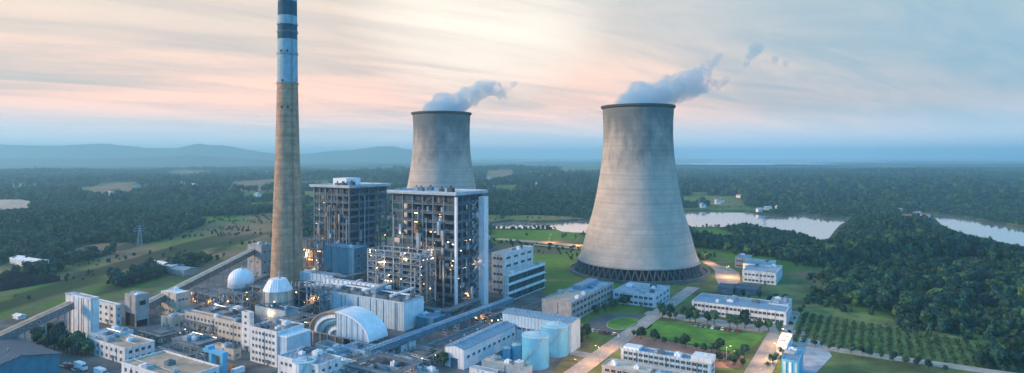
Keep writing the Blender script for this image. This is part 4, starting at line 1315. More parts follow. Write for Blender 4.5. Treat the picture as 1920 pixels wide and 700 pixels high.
MB().box(-a * .38, a * .42, -b / 2 - .2, -b / 2 + .02, .1, H * .42).build('opening', SHADEPAINT, t2)  # dark panel on the wall, the opening's shade put in as colour
MB().box(a / 2, a / 2 + .2, -b * .2, b * .25, H * .68, H * .82).build('window_strip', GLASS, t2)
MB().box(a / 2, a / 2 + .15, -b * .4, b * .4, .1, H * .2).build('opening', SHADEPAINT, t2)  # shade of the low side opening painted as a near-black panel
A = at(-70, 700); A.z = 8.5; Bq = at(132, 632); Bq.z = 18.0
gallery('coal_conveyor', 'long brown roofed coal conveyor climbing from the left edge to the white transfer tower', A, Bq, 5.2, 3.6, M('conveyor_wall', (.19, .18, .18), .7, corr=3, var=.2), ROOFBROWN, 5)
A = at(268, 604); A.z = 9; Bq = at(486, 512); Bq.z = 22
gallery('coal_conveyor', 'long pale roofed coal conveyor climbing right from the grey crusher tower', A, Bq, 5.4, 3.8, M('conveyor_wall', (.19, .18, .18), .7, corr=3, var=.2), M('conveyor_roof', (.42, .37, .31), .8, var=.2), 7)
A = at(330, 606); A.z = 3.5; Bq = at(500, 540); Bq.z = 9
gallery('pipe_gallery', 'low grey pipe gallery running below the climbing conveyor', A, Bq, 4.0, 2.4, STEEL, ROOFGREY, 6)
st = site(490, 520, 462, 464, 512)
block('conveyor_head_house', 'pale grey head house at the top of the climbing conveyor', 'building', st, CONC, ROOFPALE, 3, 2, 2, w=2, h=1.3, par=.6, units=2)
st = site(330, 594, 552, 302, 356)
block('workshop', 'beige workshop with bright white flat roof near the conveyor', 'building', st, CREAM, M('white_roof', (.78, .78, .76), .7), 2, 4, 3, w=1.6, h=1.3, par=.4, lit=.1)
st = site(322, 622, 598, 302, 350)
block('gatehouse', 'small beige flat roofed store below the white roofed workshop', 'building', st, CREAM, ROOFBROWN, 1, 2, 2, par=.5)
tank('small round beige tank beside the white roofed workshop', 352, 604, 18, 582, CREAM, ROOFPALE, stair=False)

# ---- lower left compound
st = site(234, 684, 656, 168, 290)
block('canteen', 'white two storey building with brown roof patch in the lower left compound', 'building', st, WHITE, ROOFBROWN, 2, 7, 4, par=.8, units=2)
st = site(196, 664, 634, 166, 250)
block('laboratory', 'pale blue walled building behind the two storey brown roofed one', 'building', st, PALEBLUE, ROOFPALE, 2, 4, 5, par=.7, units=2)
st = site(332, 770, 716, 228, 412)
block('stores_building', 'large white building with wide brown roof at the lower left edge', 'building', st, WHITE, ROOFBROWN, 3, 9, 6, par=1.0, units=2)
st = site(-40, 745, 700, -260, 112)
gable('coal_shed', 'long dark blue ribbed roof of the coal shed in the bottom left corner', 'shed', st, TEAL, DARKBLUE, .22, 'x', 1, 6)
P = at(406, 708)
t = thing('gantry_hoist', 'bright turquoise gantry hoist beside the brown roofed stores building', 'hoist', (P.x, P.y, 0), -GA)
for x in (-4.5, 4.0):
    MB().box(x, x + 2.2, -1, 1.2, -.1, 11.2).build('leg', TEALTANK, t)
MB().box(-8.5, 6.6, -1.3, 1.5, 11.2, 12.8).build('bridge_beam', TEALTANK, t); MB().box(-6.5, -4.0, -1.6, 1.8, 12.8, 14.2).build('trolley', TEALTANK, t)
for i, (px, py) in enumerate([(96, 676), (152, 694), (190, 706)]):
    P = at(px, py); t = thing('truck', ['white box truck nearest the left edge on the compound road', 'middle white box truck on the compound road', 'white box truck nearest the bottom edge on the compound road'][i], 'truck', (P.x, P.y, 0), -GA, 'trucks on the compound road')
    MB().box(-4.5, 1.8, -1.25, 1.25, 1.1, 3.7).build('cargo_box', WHITECLAD, t)
    cb = MB(); cb.box(2.0, 4.0, -1.15, 1.15, .7, 2.3); cb.v += [(2.0, -1.1, 2.3), (3.6, -1.1, 2.3), (3.6, 1.1, 2.3), (2.0, 1.1, 2.3), (2.0, -1, 3.1), (3.1, -1, 3.1), (3.1, 1, 3.1), (2.0, 1, 3.1)]
    k0 = len(cb.v) - 8
    for qd in ((4, 5, 6, 7), (0, 1, 5, 4), (1, 2, 6, 5), (2, 3, 7, 6), (3, 0, 4, 7)): cb.f.append(tuple(k0 + z for z in qd)); cb.m.append(1 if qd == (1, 2, 6, 5) else 0)
    cb.build('cab', [WHITECLAD, GLASS], t)
    MB().box(-4.4, 3.9, -.5, .5, .6, 1.05).build('chassis', STEELDARK, t)
    wmsh = MB(); wmsh.tube((0, -.2, 0), (0, .2, 0), .5, n=14); wmesh = wmsh.mesh('wheel', STEELDARK)
    for x in (-3.3, -2.1, 2.9):
        for y in (-1.05, 1.05): place('wheel', wmesh, t, (x, y, .5))

# ---- office block right of the boiler house, tanks, warehouses
st = site(945, 552, 478, 922, 1000)
block('administration_block', 'tall pale blue stepped office block right of the boiler house', 'building', st, WHITE, ROOFPALE, 5, 3, 4, w=6, h=1.7, par=.8, units=4, style=1)
st = site(953, 567, 517, 944, 1022)
t = block('administration_annex', 'lower white block with wide dark window bands right of the stepped office block', 'building', st, WHITE, BLUEROOF, 0, par=.8, units=2)
c, a, b, H = st
for i in range(3):
    z = .8 + i * H / 3
    for k in range(6):
        y = -b / 2 + .6 + (b - 1.2) * k / 6
        MB().box(a / 2 - .1, a / 2 + .06, y + .12, y + (b - 1.2) / 6 - .12, z, z + H / 3 - 1.9).build('glazed_bay', GLASSTEAL, t)
    MB().box(-a / 2 - .7, a / 2 + .9, -b / 2 - .5, b / 2 + .5, z + H / 3 - 1.75, z + H / 3 - 1.1).build('balcony_slab', WHITE, t)
st = site(1071, 606, 570, 1016, 1150)
wk = block('maintenance_hall', 'grey hall with dark teal glazed long side between tanks and cooling tower', 'building', st, CONC, ROOFPALE, 3, 0, 12, w=5, h=2.2, par=.9, units=5, style=1)
c, a, b, H = st
MB().box(-a * .42, a * .3, -b / 2 + 2, b * .0, H + .26, H + .45).build('warm_light_patch', SAND, wk)  # warm light on the roof, laid on as a sand-coloured sheet
MB().box(-a * .3, a * .05, b * .02, b * .42, H + .26, H + 3.2).build('roof_light', BLUEROOF, wk)
st = site(1228, 578, 556, 1149, 1256)
block('hall_wing', 'low pale wing reaching right from the glazed hall below the cooling tower', 'building', st, PALEBLUE, ROOFPALE, 2, 8, 4, w=5, h=1.6, par=.7, units=5, style=1)
st = site(1071, 662, 606, 942, 1088)
gable('warehouse', 'long pale blue warehouse wall behind the turquoise tanks', 'warehouse', st, PALEBLUE, BLUEROOF, .12, 'x', .6, 5, nf=14)
st = site(870, 694, 656, 834, 968)
gable('warehouse', 'narrow blue roofed warehouse left of the turquoise tanks', 'warehouse', st, WHITECLAD, BLUEROOF, .22, 'y', .5, 6, nr=10, doors=1)
st = site(848, 672, 655, 815, 945)
gable('storage_shed', 'low dark roofed shed beside the works road, left of the blue warehouse', 'shed', st, STEEL, DARKBLUE, .15, 'y', .5, 4)
tank('nearest large turquoise storage tank with pale roof', 1004, 686, 51, 628, TEALTANK, TEALROOF)
tank('turquoise storage tank behind the nearest one, against the warehouse', 1040, 663, 52, 609, TEALTANK, TEALROOF)
tank('small turquoise tank left of the nearest large tank', 968, 672, 17, 646, TEALTANK, TEALROOF, stair=False)
tank('smallest turquoise tank at the left of the tank group', 950, 674, 15, 652, TEALTANK, TEALROOF, stair=False)
tank('low turquoise tank in front of the smallest tank', 934, 684, 12, 670, TEALTANK, TEALROOF, stair=False, rail=False)
st = site(986, 722, 693, 903, 998)
block('pump_station', 'small pump station with cream roof at the foot of the tanks', 'building', st, STEELPALE, CREAM, 1, 4, 1, par=.4, units=3)
st = site(925, 720, 700, 880, 934)
block('meter_house', 'tiny white meter house at bottom edge left of the pump station', 'building', st, WHITE, ROOFPALE, 1, 3, 1, par=.3)
A = at(690, 690); A.z = 7.5; Bq = at(958, 584); Bq.z = 7.5
gallery('pipe_bridge', 'long teal pipe bridge running beside the works road to the office block', A, Bq, 4.2, 2.6, TEAL, BLUEROOF, 12, cat='pipe bridge')
A = at(708, 702); A.z = 3.2; Bq = at(905, 618); Bq.z = 3.2
gallery('cable_gallery', 'low grey cable gallery in front of the teal pipe bridge', A, Bq, 2.2, 1.4, STEELPALE, ROOFGREY, 8, cat='pipe bridge')

# ---- bottom centre clutter
tank('white flat topped tank at the bottom edge left of centre', 571, 735, 43, 676, WHITECLAD, TEALROOF, cap=.02)
tank('small white tank just right of the flat topped tank', 628, 716, 22, 682, WHITECLAD, TEALROOF, stair=False)
tank('small grey tank between pipework at the bottom edge', 690, 722, 20, 694, STEELPALE, ROOFPALE, stair=False)
clut = [('switch_room', 'blue roofed switch room in front of the arched hall', (700, 690, 664, 640, 730), PALEBLUE, BLUEROOF, 5, 3),
        ('chemical_store', 'white chemical store with cream roof near the bottom centre', (665, 722, 700, 600, 700), WHITE, CREAM, 6, 3),
        ('compressor_room', 'dark roofed compressor room right of the white chemical store', (748, 714, 692, 706, 790), STEELPALE, DARKBLUE, 4, 3),
        ('loading_shed', 'small pinkish roofed loading shed at the bottom edge beside the works road', (800, 730, 706, 752, 822), CREAM, SAND, 4, 2),
        ('filter_room', 'tiny pale blue filter room under the left end of the pipe bridge', (618, 700, 678, 590, 650), PALEBLUE, ROOFPALE, 3, 3),
        ('battery_room', 'small white hut between the arched hall and the pipe bridge', (752, 668, 650, 728, 780), WHITE, BLUEROOF, 3, 3),
        ('transformer_room', 'low teal hut under the precipitator hall end wall', (812, 622, 600, 780, 846), TEAL, BLUEROOF, 3, 3),
        ('valve_house', 'small grey hut left of the narrow stair tower', (438, 676, 658, 396, 452), CREAM, ROOFBROWN, 4, 2),
        ('ash_store', 'low dark ash store between the office row and the brown roofed stores', (372, 668, 648, 322, 420), STEEL, ROOFGREY, 5, 4),
        ('fan_house', 'dark fan house behind the office row', (420, 618, 590, 372, 468), STEEL, ROOFGREY, 5, 4)]
for k, (nm, lb, sx, wl, rf, nf, nr) in enumerate(clut):
    block(nm, lb, 'building', site(*sx), wl, rf, 1, nf, nr, w=1.4, h=1.2, par=.4, units=3, seed=k)
st = site(690, 660, 640, 640, 728)
steel('pipe_rack', 'ochre lit pipe rack between the arched hall and the switch room', 'pipe rack', site(664, 690, 668, 640, 690), 3, 2, 2, beam=OCHRE, col=STEELPALE, cw=.35, lamps=5, seed=61, vessels=5, pipes=5)
steel('pipe_rack', 'dense pipe rack at the bottom centre beside the works road', 'pipe rack', site(735, 742, 706, 650, 790), 5, 3, 3, beam=STEELPALE, col=STEEL, cw=.4, lamps=5, seed=62, vessels=14, pipes=10)
steel('pipe_rack', 'pipe rack along the foot of the boiler house', 'pipe rack', site(838, 612, 585, 775, 900), 6, 3, 2, beam=STEELPALE, col=STEEL, cw=.45, lamps=6, seed=63, vessels=12, pipes=10)
steel('pipe_rack', 'pipe rack beside the dark ash store on the left', 'pipe rack', site(395, 640, 612, 340, 430), 4, 2, 2, beam=STEELPALE, col=RUST, cw=.4, lamps=2, seed=64, vessels=10, pipes=6)
steel('pipe_rack', 'pipe rack between canteen and crusher tower', 'pipe rack', site(300, 650, 632, 262, 345), 4, 2, 1, beam=STEELPALE, col=STEEL, cw=.4, lamps=1, seed=65, vessels=8, pipes=5)

more = [('pipe rack of brown vessels behind the long office row', (430, 628, 596, 380, 470), 4, 2, 3, RUST),
        ('pipe rack packed between the conical silo and five storey block', (560, 640, 604, 522, 592), 3, 2, 3, STEELPALE),
        ('pipe rack along the front of the precipitator hall', (700, 640, 612, 600, 716), 6, 1, 2, STEELPALE),
        ('tall narrow pipe rack at the left end of the precipitator hall', (604, 600, 545, 578, 622), 2, 2, 5, STEEL),
        ('duct frame between chimney and precipitator hall', (648, 574, 520, 585, 690), 5, 2, 4, STEELPALE),
        ('pipe rack left of the round domed silo under the conveyor', (420, 592, 560, 372, 446), 4, 2, 3, STEEL),
        ('low pipe rack under the climbing conveyor near its middle', (380, 572, 550, 330, 404), 4, 2, 2, RUST),
        ('pipe rack beside the white flat topped tank at the bottom', (640, 748, 712, 586, 668), 4, 2, 3, STEELPALE),
        ('pipe rack at the foot of the teal pipe bridge', (720, 684, 660, 672, 748), 4, 2, 2, OCHRE),
        ('pipe rack between works road and dark roofed shed', (800, 690, 672, 756, 826), 4, 2, 1, STEELPALE),
        ('pipe rack behind the blue warehouse roof', (930, 610, 590, 886, 952), 3, 2, 2, STEEL),
        ('pipe rack in the compound left of the turquoise hoist', (352, 690, 668, 300, 384), 4, 2, 2, RUST)]
for k, (lb, sx, nx, ny, nz, cm2) in enumerate(more):
    steel('pipe_rack', lb, 'pipe rack', site(*sx), nx, ny, nz, beam=cm2, col=STEELPALE if k % 2 else STEEL, cw=.4, lamps=4, seed=200 + k, vessels=16, pipes=11, deckcover=.7)
    sz = site(*sx); glow([o_ for o_ in COL.objects if o_.name.startswith('pipe_rack') and o_.get('label') == lb][0], 'lamp_light', (0, -sz[2] / 2 - 2, sz[3] * .7), 500, .4, (1.0, .52, .2))

# big ducts between the boiler houses, precipitator and chimney
def duct(label, p0, p1, z, w, mat, legs=4):
    A = at(*p0); Bq = at(*p1); t = thing('flue_duct', label, 'duct', (A.x, A.y, 0)); d = Bq - A; L = d.length; dn = d.normalized()
    MB().bar((0, 0, z), (d.x, d.y, z), w, w * .9).build('duct_body', mat, t)
    for i in range(int(L / 4)):
        c = dn * (2 + i * 4); MB().bar((c.x, c.y, z), (c.x + dn.x * .3, c.y + dn.y * .3, z), w + .5, w * .9 + .5).build('stiffener', STEELPALE, t)
    for i in range(legs):
        c = d * ((i + .5) / legs); sd_ = Vector((dn.y, -dn.x, 0)) * w * .45
        for sg in (-1, 1): MB().bar((c.x + sd_.x * sg, c.y + sd_.y * sg, -.2), (c.x + sd_.x * sg, c.y + sd_.y * sg, z - w * .45), .6).build('support_leg', STEEL, t)


duct('long white duct behind the precipitator hall roof', (610, 578), (730, 598), 19, 4.0, WHITECLAD)
duct('grey duct from the platforms down to the precipitator hall', (700, 606), (752, 580), 20, 3.4, STEELPALE)
duct('pale blue duct between chimney foot and dark teal bunker', (575, 572), (640, 582), 15, 4.5, PALEBLUE)
duct('rusty duct along the left of the precipitator hall', (560, 612), (600, 590), 9, 3.0, RUST, 3)
duct('white duct above the pipe racks in front of the office row end', (480, 640), (560, 612), 8, 2.4, WHITECLAD, 3)
duct('low teal duct in front of the arched hall', (600, 690), (700, 672), 4.5, 2.2, TEAL, 4)

# parked cars and containers
CARB = MB(); CARB.box(-2.2, 2.2, -.9, .9, .35, .95)
CARC = MB(); k0 = 0
CARC.v += [(-1.7, -.82, .95), (1.2, -.82, .95), (1.2, .82, .95), (-1.7, .82, .95), (-1.3, -.7, 1.5), (.6, -.7, 1.5), (.6, .7, 1.5), (-1.3, .7, 1.5)]
for qd in ((4, 5, 6, 7), (0, 1, 5, 4), (1, 2, 6, 5), (2, 3, 7, 6), (3, 0, 4, 7)): CARC.f.append(qd); CARC.m.append(0 if qd == (4, 5, 6, 7) else 1)
WH = MB().tube((0, -.12, 0), (0, .12, 0), .34, n=12).mesh('wheel', STEELDARK)
CPAINT = [M('car_white', (.75, .75, .75), .3), M('car_silver', (.45, .46, .48), .3, metal=.5), M('car_dark', (.03, .035, .045), .3), M('car_red', (.35, .03, .03), .3)]
CBM = [CARB.mesh('body', p) for p in CPAINT]; CCM = [CARC.mesh('cabin', [p, GLASS]) for p in CPAINT]


def car_row(p0, n, step, dirv_, lab, group):
    P = g2(*p0); rc = random.Random(n + p0[0])
    for i in range(n):
        p = P + dirv_ * (i * step + rc.uniform(-.3, .3)); k = rc.choice((0, 0, 1, 1, 2, 3))
        t = thing('parked_car', lab % ORD[i], 'car', (p.x, p.y, .05), (math.pi / 2 - GA if dirv_ is U else -GA) + rc.uniform(-.05, .05), group)
        place('body', CBM[k], t); place('cabin', CCM[k], t)
        for x in (-1.35, 1.35):
            for y in (-.85, .85): place('wheel', WH, t, (x, y, .34))


car_row((122, 686), 6, 2.9, U, '%s parked car from the left in the lower left compound', 'cars in the compound')
car_row((1306, 612), 9, 3.1, U, '%s parked car from the left in front of the long blue roofed office', 'cars at the office')
car_row((1112, 622), 5, 3.2, U, '%s parked car from the left beside the oval island', 'cars at the oval island')
for i, (px, py, m_, lb) in enumerate([(782, 664, RUST, 'rusty shipping container beside the works road'), (796, 658, BLUEROOF, 'blue shipping container behind the rusty one'), (770, 640, CREAM, 'cream shipping container under the precipitator hall'),
                                      (284, 668, BLUEROOF, 'blue shipping container behind the brown roofed stores building'), (432, 694, RUST, 'rusty shipping container right of the turquoise hoist'), (446, 700, WHITECLAD, 'white shipping container right of the rusty one by the hoist')]):
    P = at(px, py); t = thing('shipping_container', lb, 'container', (P.x, P.y, .05), -GA + (math.pi / 2 if i % 2 else 0))
    MB().box(-3, 3, -1.2, 1.2, 0, 2.6).build('box', m_, t); MB().box(3.0, 3.08, -1.1, -.03, .1, 2.5).build('door', m_, t); MB().box(3.0, 3.08, .03, 1.1, .1, 2.5).build('door', m_, t)
    for k in range(11): MB().box(-2.8 + k * .55, -2.6 + k * .55, -1.26, -1.2, .15, 2.45).build('wall_rib', m_, t)

# ================================================================== RIGHT SIDE: OFFICES, VILLAS, WORKSHOPS
st = site(1474, 610, 587, 1297, 1484)
block('canteen_hall', 'long blue roofed office building beyond the lawn', 'building', st, WHITE, BLUEROOF, 2, 22, 3, w=2.0, h=1.5, par=.5, units=4)
st = site(1478, 598, 574, 1442, 1485)
block('meeting_wing', 'pale wing behind the right end of the long blue roofed office', 'building', st, PALEBLUE, ROOFPALE, 2, 5, 3, w=2, h=1.5, par=.6, units=2)
st = site(1455, 535, 514, 1392, 1467)
block('guest_house', 'lower white guest house nearest the wooded hill', 'building', st, WHITE, ROOFPALE, 2, 8, 4, w=1.8, h=1.4, par=.8, units=2)
st = site(1446, 522, 500, 1393, 1455)
block('guest_house', 'upper white guest house behind the lower one at the wood edge', 'building', st, WHITE, ROOFPALE, 3, 6, 4, w=1.8, h=1.3, par=.8, units=1)
st = site(1402, 504, 486, 1378, 1410)
block('guest_house', 'small pale guest house at the back left of the white pair', 'building', st, CREAM, BLUEROOF, 2, 4, 3, w=1.6, h=1.3, par=.6)
st = site(1420, 556, 545, 1378, 1428)
gable('parking_canopy', 'right dark roofed parking canopy below the guest houses', 'canopy', st, STEEL, DARKBLUE, .12, 'x', .3)
st = site(1374, 553, 542, 1345, 1384)
gable('parking_canopy', 'left dark roofed parking canopy below the guest houses', 'canopy', st, STEEL, DARKBLUE, .12, 'x', .3)
st = site(1333, 716, 684, 1164, 1340)
tr = block('training_centre', 'glass fronted blue roofed building at the bottom beside the lawn', 'building', st, PALEBLUE, BLUEROOF, 3, 16, 2, w=3, h=2.2, par=.8, units=3, style=1)
c, a, b, H = st
MB().box(a / 2 - 9, a / 2 + .4, -b / 2 - .4, b / 2 + .4, H + .3, H + 2.6).build('roof_pavilion', WHITE, tr)
MB().box(-a / 2 + 1, -a / 2 + 9, -b / 2 + .6, b / 2 - .6, H + .26, H + 1.6).build('roof_light', WHITECLAD, tr)
st = site(1285, 742, 716, 1128, 1298)
block('workshop_row', 'low cream roofed workshop row in front of the glass fronted building', 'building', st, CONC, CREAM, 2, 12, 3, w=2, h=1.4, par=.6, units=3)
st = site(1498, 716, 680, 1466, 1506)
t = block('water_works', 'small turquoise panelled water works at the bottom right', 'building', st, TEALTANK, BLUEROOF, 0, par=.5, door=True)
c, a, b, H = st
for i in range(3):
    x = -a / 2 + a * (i + .5) / 3; MB().box(x - .55, x + .55, -b / 2 - .25, -b / 2 - .02, .4, H - .5).build('wall_panel', WHITECLAD if i == 1 else TEALROOF, t)
st = site(1476, 668, 649, 1456, 1486)
block('pump_kiosk', 'tiny bright white kiosk at the corner of the side road', 'building', st, WHITECLAD, M('white_roof', (.78, .78, .76), .7), 1, 2, 1, par=.3)
P = at(1480, 646)
t = thing('water_sphere', 'small white round water tank on a post beside the white kiosk', 'tank', (P.x, P.y, 0))
MB().tube((0, 0, -.2), (0, 0, 3.2), .45, n=12).build('post', STEELPALE, t)
b = MB(); ico(b, (0, 0, 4.3), 1.7, 9); b.build('sphere', WHITECLAD, t, smooth=True)
st = site(1690, 764, 738, 1508, 1720)
block('blue_shed', 'long bright blue roof cutting the bottom edge at the right', 'shed', st, PALEBLUE, M('bright_blue_roof', (.07, .30, .46), .5, corr=2.2), 1, 8, 2, par=.4)

# ---- far left sheds, pylon, coal heap
st = site(60, 502, 492, 18, 92)
gable('field_shed', 'long low white shed in the fields at the far left', 'shed', st, WHITE, M('white_roof', (.78, .78, .76), .7), .2, 'x')
for k, (sx, lb) in enumerate([((322, 512, 500, 278, 345), 'pale roofed field shed beyond the conveyor'), ((345, 518, 508, 318, 372), 'smaller grey field shed right of the pale roofed one')]):
    gable('field_shed', lb, 'shed', site(*sx), CONC, BLUEROOF if k else M('white_roof', (.78, .78, .76), .7), .2, 'x')
st = site(34, 600, 594, 24, 48)
gable('field_hut', 'tiny white hut in the grass above the left conveyor', 'hut', st, WHITE, M('white_roof', (.78, .78, .76), .7), .3, 'x')
for k, (pa, pb2, lb) in enumerate([((-30, 548), (110, 524), 'longest black coal heap in the field at the left edge'), ((-30, 534), (80, 517), 'black coal heap behind the longest one at the left edge')]):
    A = at(*pa); Bq = at(*pb2); bm = MB(); n = 26; rr2 = random.Random(k); d = (Bq - A); sdv = Vector((d.y, -d.x, 0)).normalized()
    rows = []
    for i in range(n + 1):
        f_ = i / n; e_ = math.sin(math.pi * min(1, max(0, f_))) ** .35 if 0 < f_ < 1 else 0.02
        c = A + d * f_; w_ = 13 * (e_ * .8 + .2) * rr2.uniform(.85, 1.15); hh = 6.5 * e_ * rr2.uniform(.75, 1.1)
        rows.append([c - sdv * w_ + Vector((0, 0, -1)), c - sdv * w_ * .45 + Vector((0, 0, hh * .62 + .6)), c + Vector((0, 0, hh + .6)), c + sdv * w_ * .45 + Vector((0, 0, hh * .62 + .6)), c + sdv * w_ + Vector((0, 0, -1))])
    for i in range(n):
        for j in range(4): bm.quad([rows[i][j] - A, rows[i][j + 1] - A, rows[i + 1][j + 1] - A, rows[i + 1][j] - A])
    tag(bm.build('coal_heap', COAL, loc=(A.x, A.y, 0)), lb, 'coal heap', 'coal heaps')
sheet('quarry_floor', gp([(-60, 382), (40, 381), (62, 386), (52, 398), (-10, 402), (-80, 400)]), 8.0, SAND)


def pylon(px, py, H, label):
    P = at(px, py); z = float(terrain_h(np.array([P.x]), np.array([P.y]))[0])
    t = thing('pylon', label, 'pylon', (P.x, P.y, z - .3), .4, 'power line pylons')
    w = H * .11
    for sx in (-1, 1):
        for sy in (-1, 1): MB().bar((sx * w, sy * w, 0), (sx * .4, sy * .4, H), .35).build('leg', STEELPALE, t)
    for k in range(7):
        f0, f1 = k / 7, (k + 1) / 7; r0, r1 = w * (1 - f0) + .4 * f0, w * (1 - f1) + .4 * f1
        m_ = MB()
        for (ax, ay, bx, by) in ((-1, -1, 1, -1), (1, -1, 1, 1), (1, 1, -1, 1), (-1, 1, -1, -1)):
            m_.bar((ax * r0, ay * r0, H * f0), (bx * r1, by * r1, H * f1), .2); m_.bar((bx * r0, by * r0, H * f0), (ax * r1, ay * r1, H * f1), .2)
        m_.build('lattice', STEELPALE, t)
    for zz, l in ((.72, .2), (.84, .26), (.95, .17)):
        MB().bar((-H * l, 0, H * zz), (H * l, 0, H * zz), .3, .5).build('cross_arm', STEELPALE, t)


pylon(262, 462, 24, 'lattice pylon standing in the woods left of the chimney')
pylon(1433, 424, 22, 'lattice pylon on the river bank right of the near cooling tower')
pylon(560, 402, 24, 'small lattice pylon between chimney and rear boiler house')

# ---- houses scattered over the far land
HW = [MB().box(-6, 6, -4, 4, -1, 5).mesh('wall', WHITE), MB().box(-6, 6, -4, 4, -1, 5).mesh('wall', CREAM)]
def hroof():
    b = MB(); b.v += [(-6.6, -4.6, 4.8), (6.6, -4.6, 4.8), (6.6, 4.6, 4.8), (-6.6, 4.6, 4.8), (-6.6, 0, 7.4), (6.6, 0, 7.4)]
    for qd in ((0, 1, 5, 4), (2, 3, 4, 5), (0, 4, 3), (1, 2, 5), (0, 3, 2, 1)): b.f.append(qd); b.m.append(0)
    return b
HR = [hroof().mesh('roof', m_) for m_ in (REDROOF, ROOFPALE, BLUEROOF)]
r_ = random.Random(77)
def house(px, py, label, group, k=1.0, rz=None):
    P = at(px, py); z = float(terrain_h(np.array([P.x]), np.array([P.y]))[0])
    P = at(px, py, min(z, 30)); z = float(terrain_h(np.array([P.x]), np.array([P.y]))[0])
    t = thing('house', label, 'house', (P.x, P.y, z), r_.uniform(0, 3) if rz is None else rz, group); t.scale = (k, k, k)
    place('wall', r_.choice(HW), t); place('roof', r_.choice(HR), t)
def village(pts, lab, group, k):
    for i, (px, py) in enumerate(sorted(pts)): house(px, py, lab % ORD[i], group, k)


def spots(n, x0, x1, y0, y1): return [(r_.uniform(x0, x1), r_.uniform(y0, y1)) for _ in range(n)]


village(spots(26, 1300, 1900, 335, 392), '%s tiny pale house from the left among hazy trees beyond the river at right', 'houses beyond the river', 1.3)
village(spots(24, 905, 1110, 325, 372), '%s tiny pale house from the left in the hazy land between the cooling towers', 'houses between the towers', 1.4)
village(spots(26, 20, 500, 318, 372), '%s tiny pale house from the left in the hazy farmland left of the chimney', 'houses left of the chimney', 1.4)
village([(230, 418), (250, 424), (130, 440), (180, 446), (330, 404), (210, 428)], '%s small house from the left, half hidden in the dark woods at left', 'houses in the left woods', 1.1)
village([(1425, 397), (1440, 394), (1690, 398), (1720, 404), (1735, 408), (1460, 392), (1700, 410)], '%s small house from the left near the far river bank at right', 'houses on the far bank', 1.0)
for k, (p, w) in enumerate([((320, 346, 372, 356), 60), ((362, 356, 400, 362), 45), ((-5, 288, 32, 290), 200)]):
    A = at(p[0], p[1]); Bq = at(p[2], p[3]); zt = max(0, float(terrain_h(np.array([A.x, Bq.x]), np.array([A.y, Bq.y])).max())) if p[1] > 300 else 0
    if p[1] < 300: continue
    t = thing('factory_shed', ['long white far factory shed in the farmland left of the chimney', 'shorter white far factory shed beside the long one'][k], 'shed', (0, 0, zt))
    d = (Bq - A); MB().bar((A.x, A.y, 3), (Bq.x, Bq.y, 3), w * .35, 8).build('wall', WHITE, t)
    MB().bar((A.x, A.y, 7.6), (Bq.x, Bq.y, 7.6), w * .37, 1).build('roof', M('white_roof', (.78, .78, .76), .7), t)

# ================================================================== STREET LAMPS (lit)
def street_lamp(p, label, rz, power=1500, h=9.0, group='lit street lamps'):
    t = thing('street_lamp', label, 'street lamp', (p.x, p.y, 0), rz, group)
    b = MB(); b.tube((0, 0, -.1), (0, 0, h), .13, .08, 8); b.build('pole', STEELPALE, t)
    b = MB(); b.tube((0, 0, h), (1.8, 0, h + .5), .07, .06, 6); b.build('arm', STEELPALE, t)
    b = MB(); b.box(1.5, 2.5, -.2, .2, h + .42, h + .6); lh = b.build('lamp_head', STEEL, t)
    b = MB(); b.box(1.55, 2.45, -.18, .18, h + .34, h + .415); b.build('bulb', LAMP, lh)
    glow(t, 'lamp_light', (2.0, 0, h - .1), power * .75, .3, (1.0, .50, .19))


for i, d in enumerate([-40, -16, 8, 34]):
    p = along(along(RA, V, d), U, 5.6); street_lamp(p, f'{ORD[i]} lit street lamp from the bottom along the access road by the tanks', math.pi - GA, 7000)
for i, d in enumerate([-22, 4, 34]):
    p = along(along(RB, V, d), U, 6.6); street_lamp(p, f'{ORD[i]} lit street lamp from the bottom along the side road right of the lawn', math.pi - GA, 7000)
street_lamp(g2(1362, 520), 'lit lamp glowing orange in the court below the guest houses', 0, 16000)
street_lamp(g2(1322, 494), 'lit lamp on the earth track right of the cooling tower', 0, 7000)
street_lamp(g2(1080, 462), 'lit lamp beside the river track left of the cooling tower', 0, 12000)
street_lamp(g2(1030, 455), 'lit lamp on the river track behind the office block', 0, 12000)
street_lamp(g2(1362, 684), 'lit lamp on the path at the lower end of the lawn', 0, 5000)

# ================================================================== GARDEN TREES AND HEDGES
HAZE = 1.45e-4
# ================================================================== TREES AND WOODS
def crown_mesh(name, rx, rz_, base, nl, leaf, seed, mat, lobes=6, trunk=True):
    r = random.Random(seed); b = MB()
    cs = []
    for i in range(lobes):
        a = r.uniform(0, 6.28); rr = r.uniform(0.15, 0.6)
        cs.append((math.cos(a) * rx * rr, math.sin(a) * rx * rr, base + rz_ * r.uniform(0.25, 1.35), r.uniform(.42, .68)))
    cs.append((0, 0, base + rz_, 0.78))
    for (x, y, z, k) in cs:
        ico(b, (x, y, z), min(rx, rz_) * k * 0.78, 4)
    for i in range(nl):
        x, y, z, k = r.choice(cs)
        d = Vector((r.gauss(0, 1), r.gauss(0, 1), r.gauss(0, 1) + .25)).normalized()
        p = Vector((x, y, z)) + Vector((d.x * rx, d.y * rx, d.z * rz_)) * k * r.uniform(.72, 1.12)
        t1 = d.cross(Vector((r.uniform(-1, 1), r.uniform(-1, 1), r.uniform(-1, 1)))).normalized()
        t2 = (d.cross(t1) + d * r.uniform(-.6, .6)).normalized()
        s = leaf * r.uniform(.6, 1.4)
        b.quad([p - t1 * s, p - t2 * s * .7, p + t1 * s, p + t2 * s * .7])
    return b.mesh(name, mat)


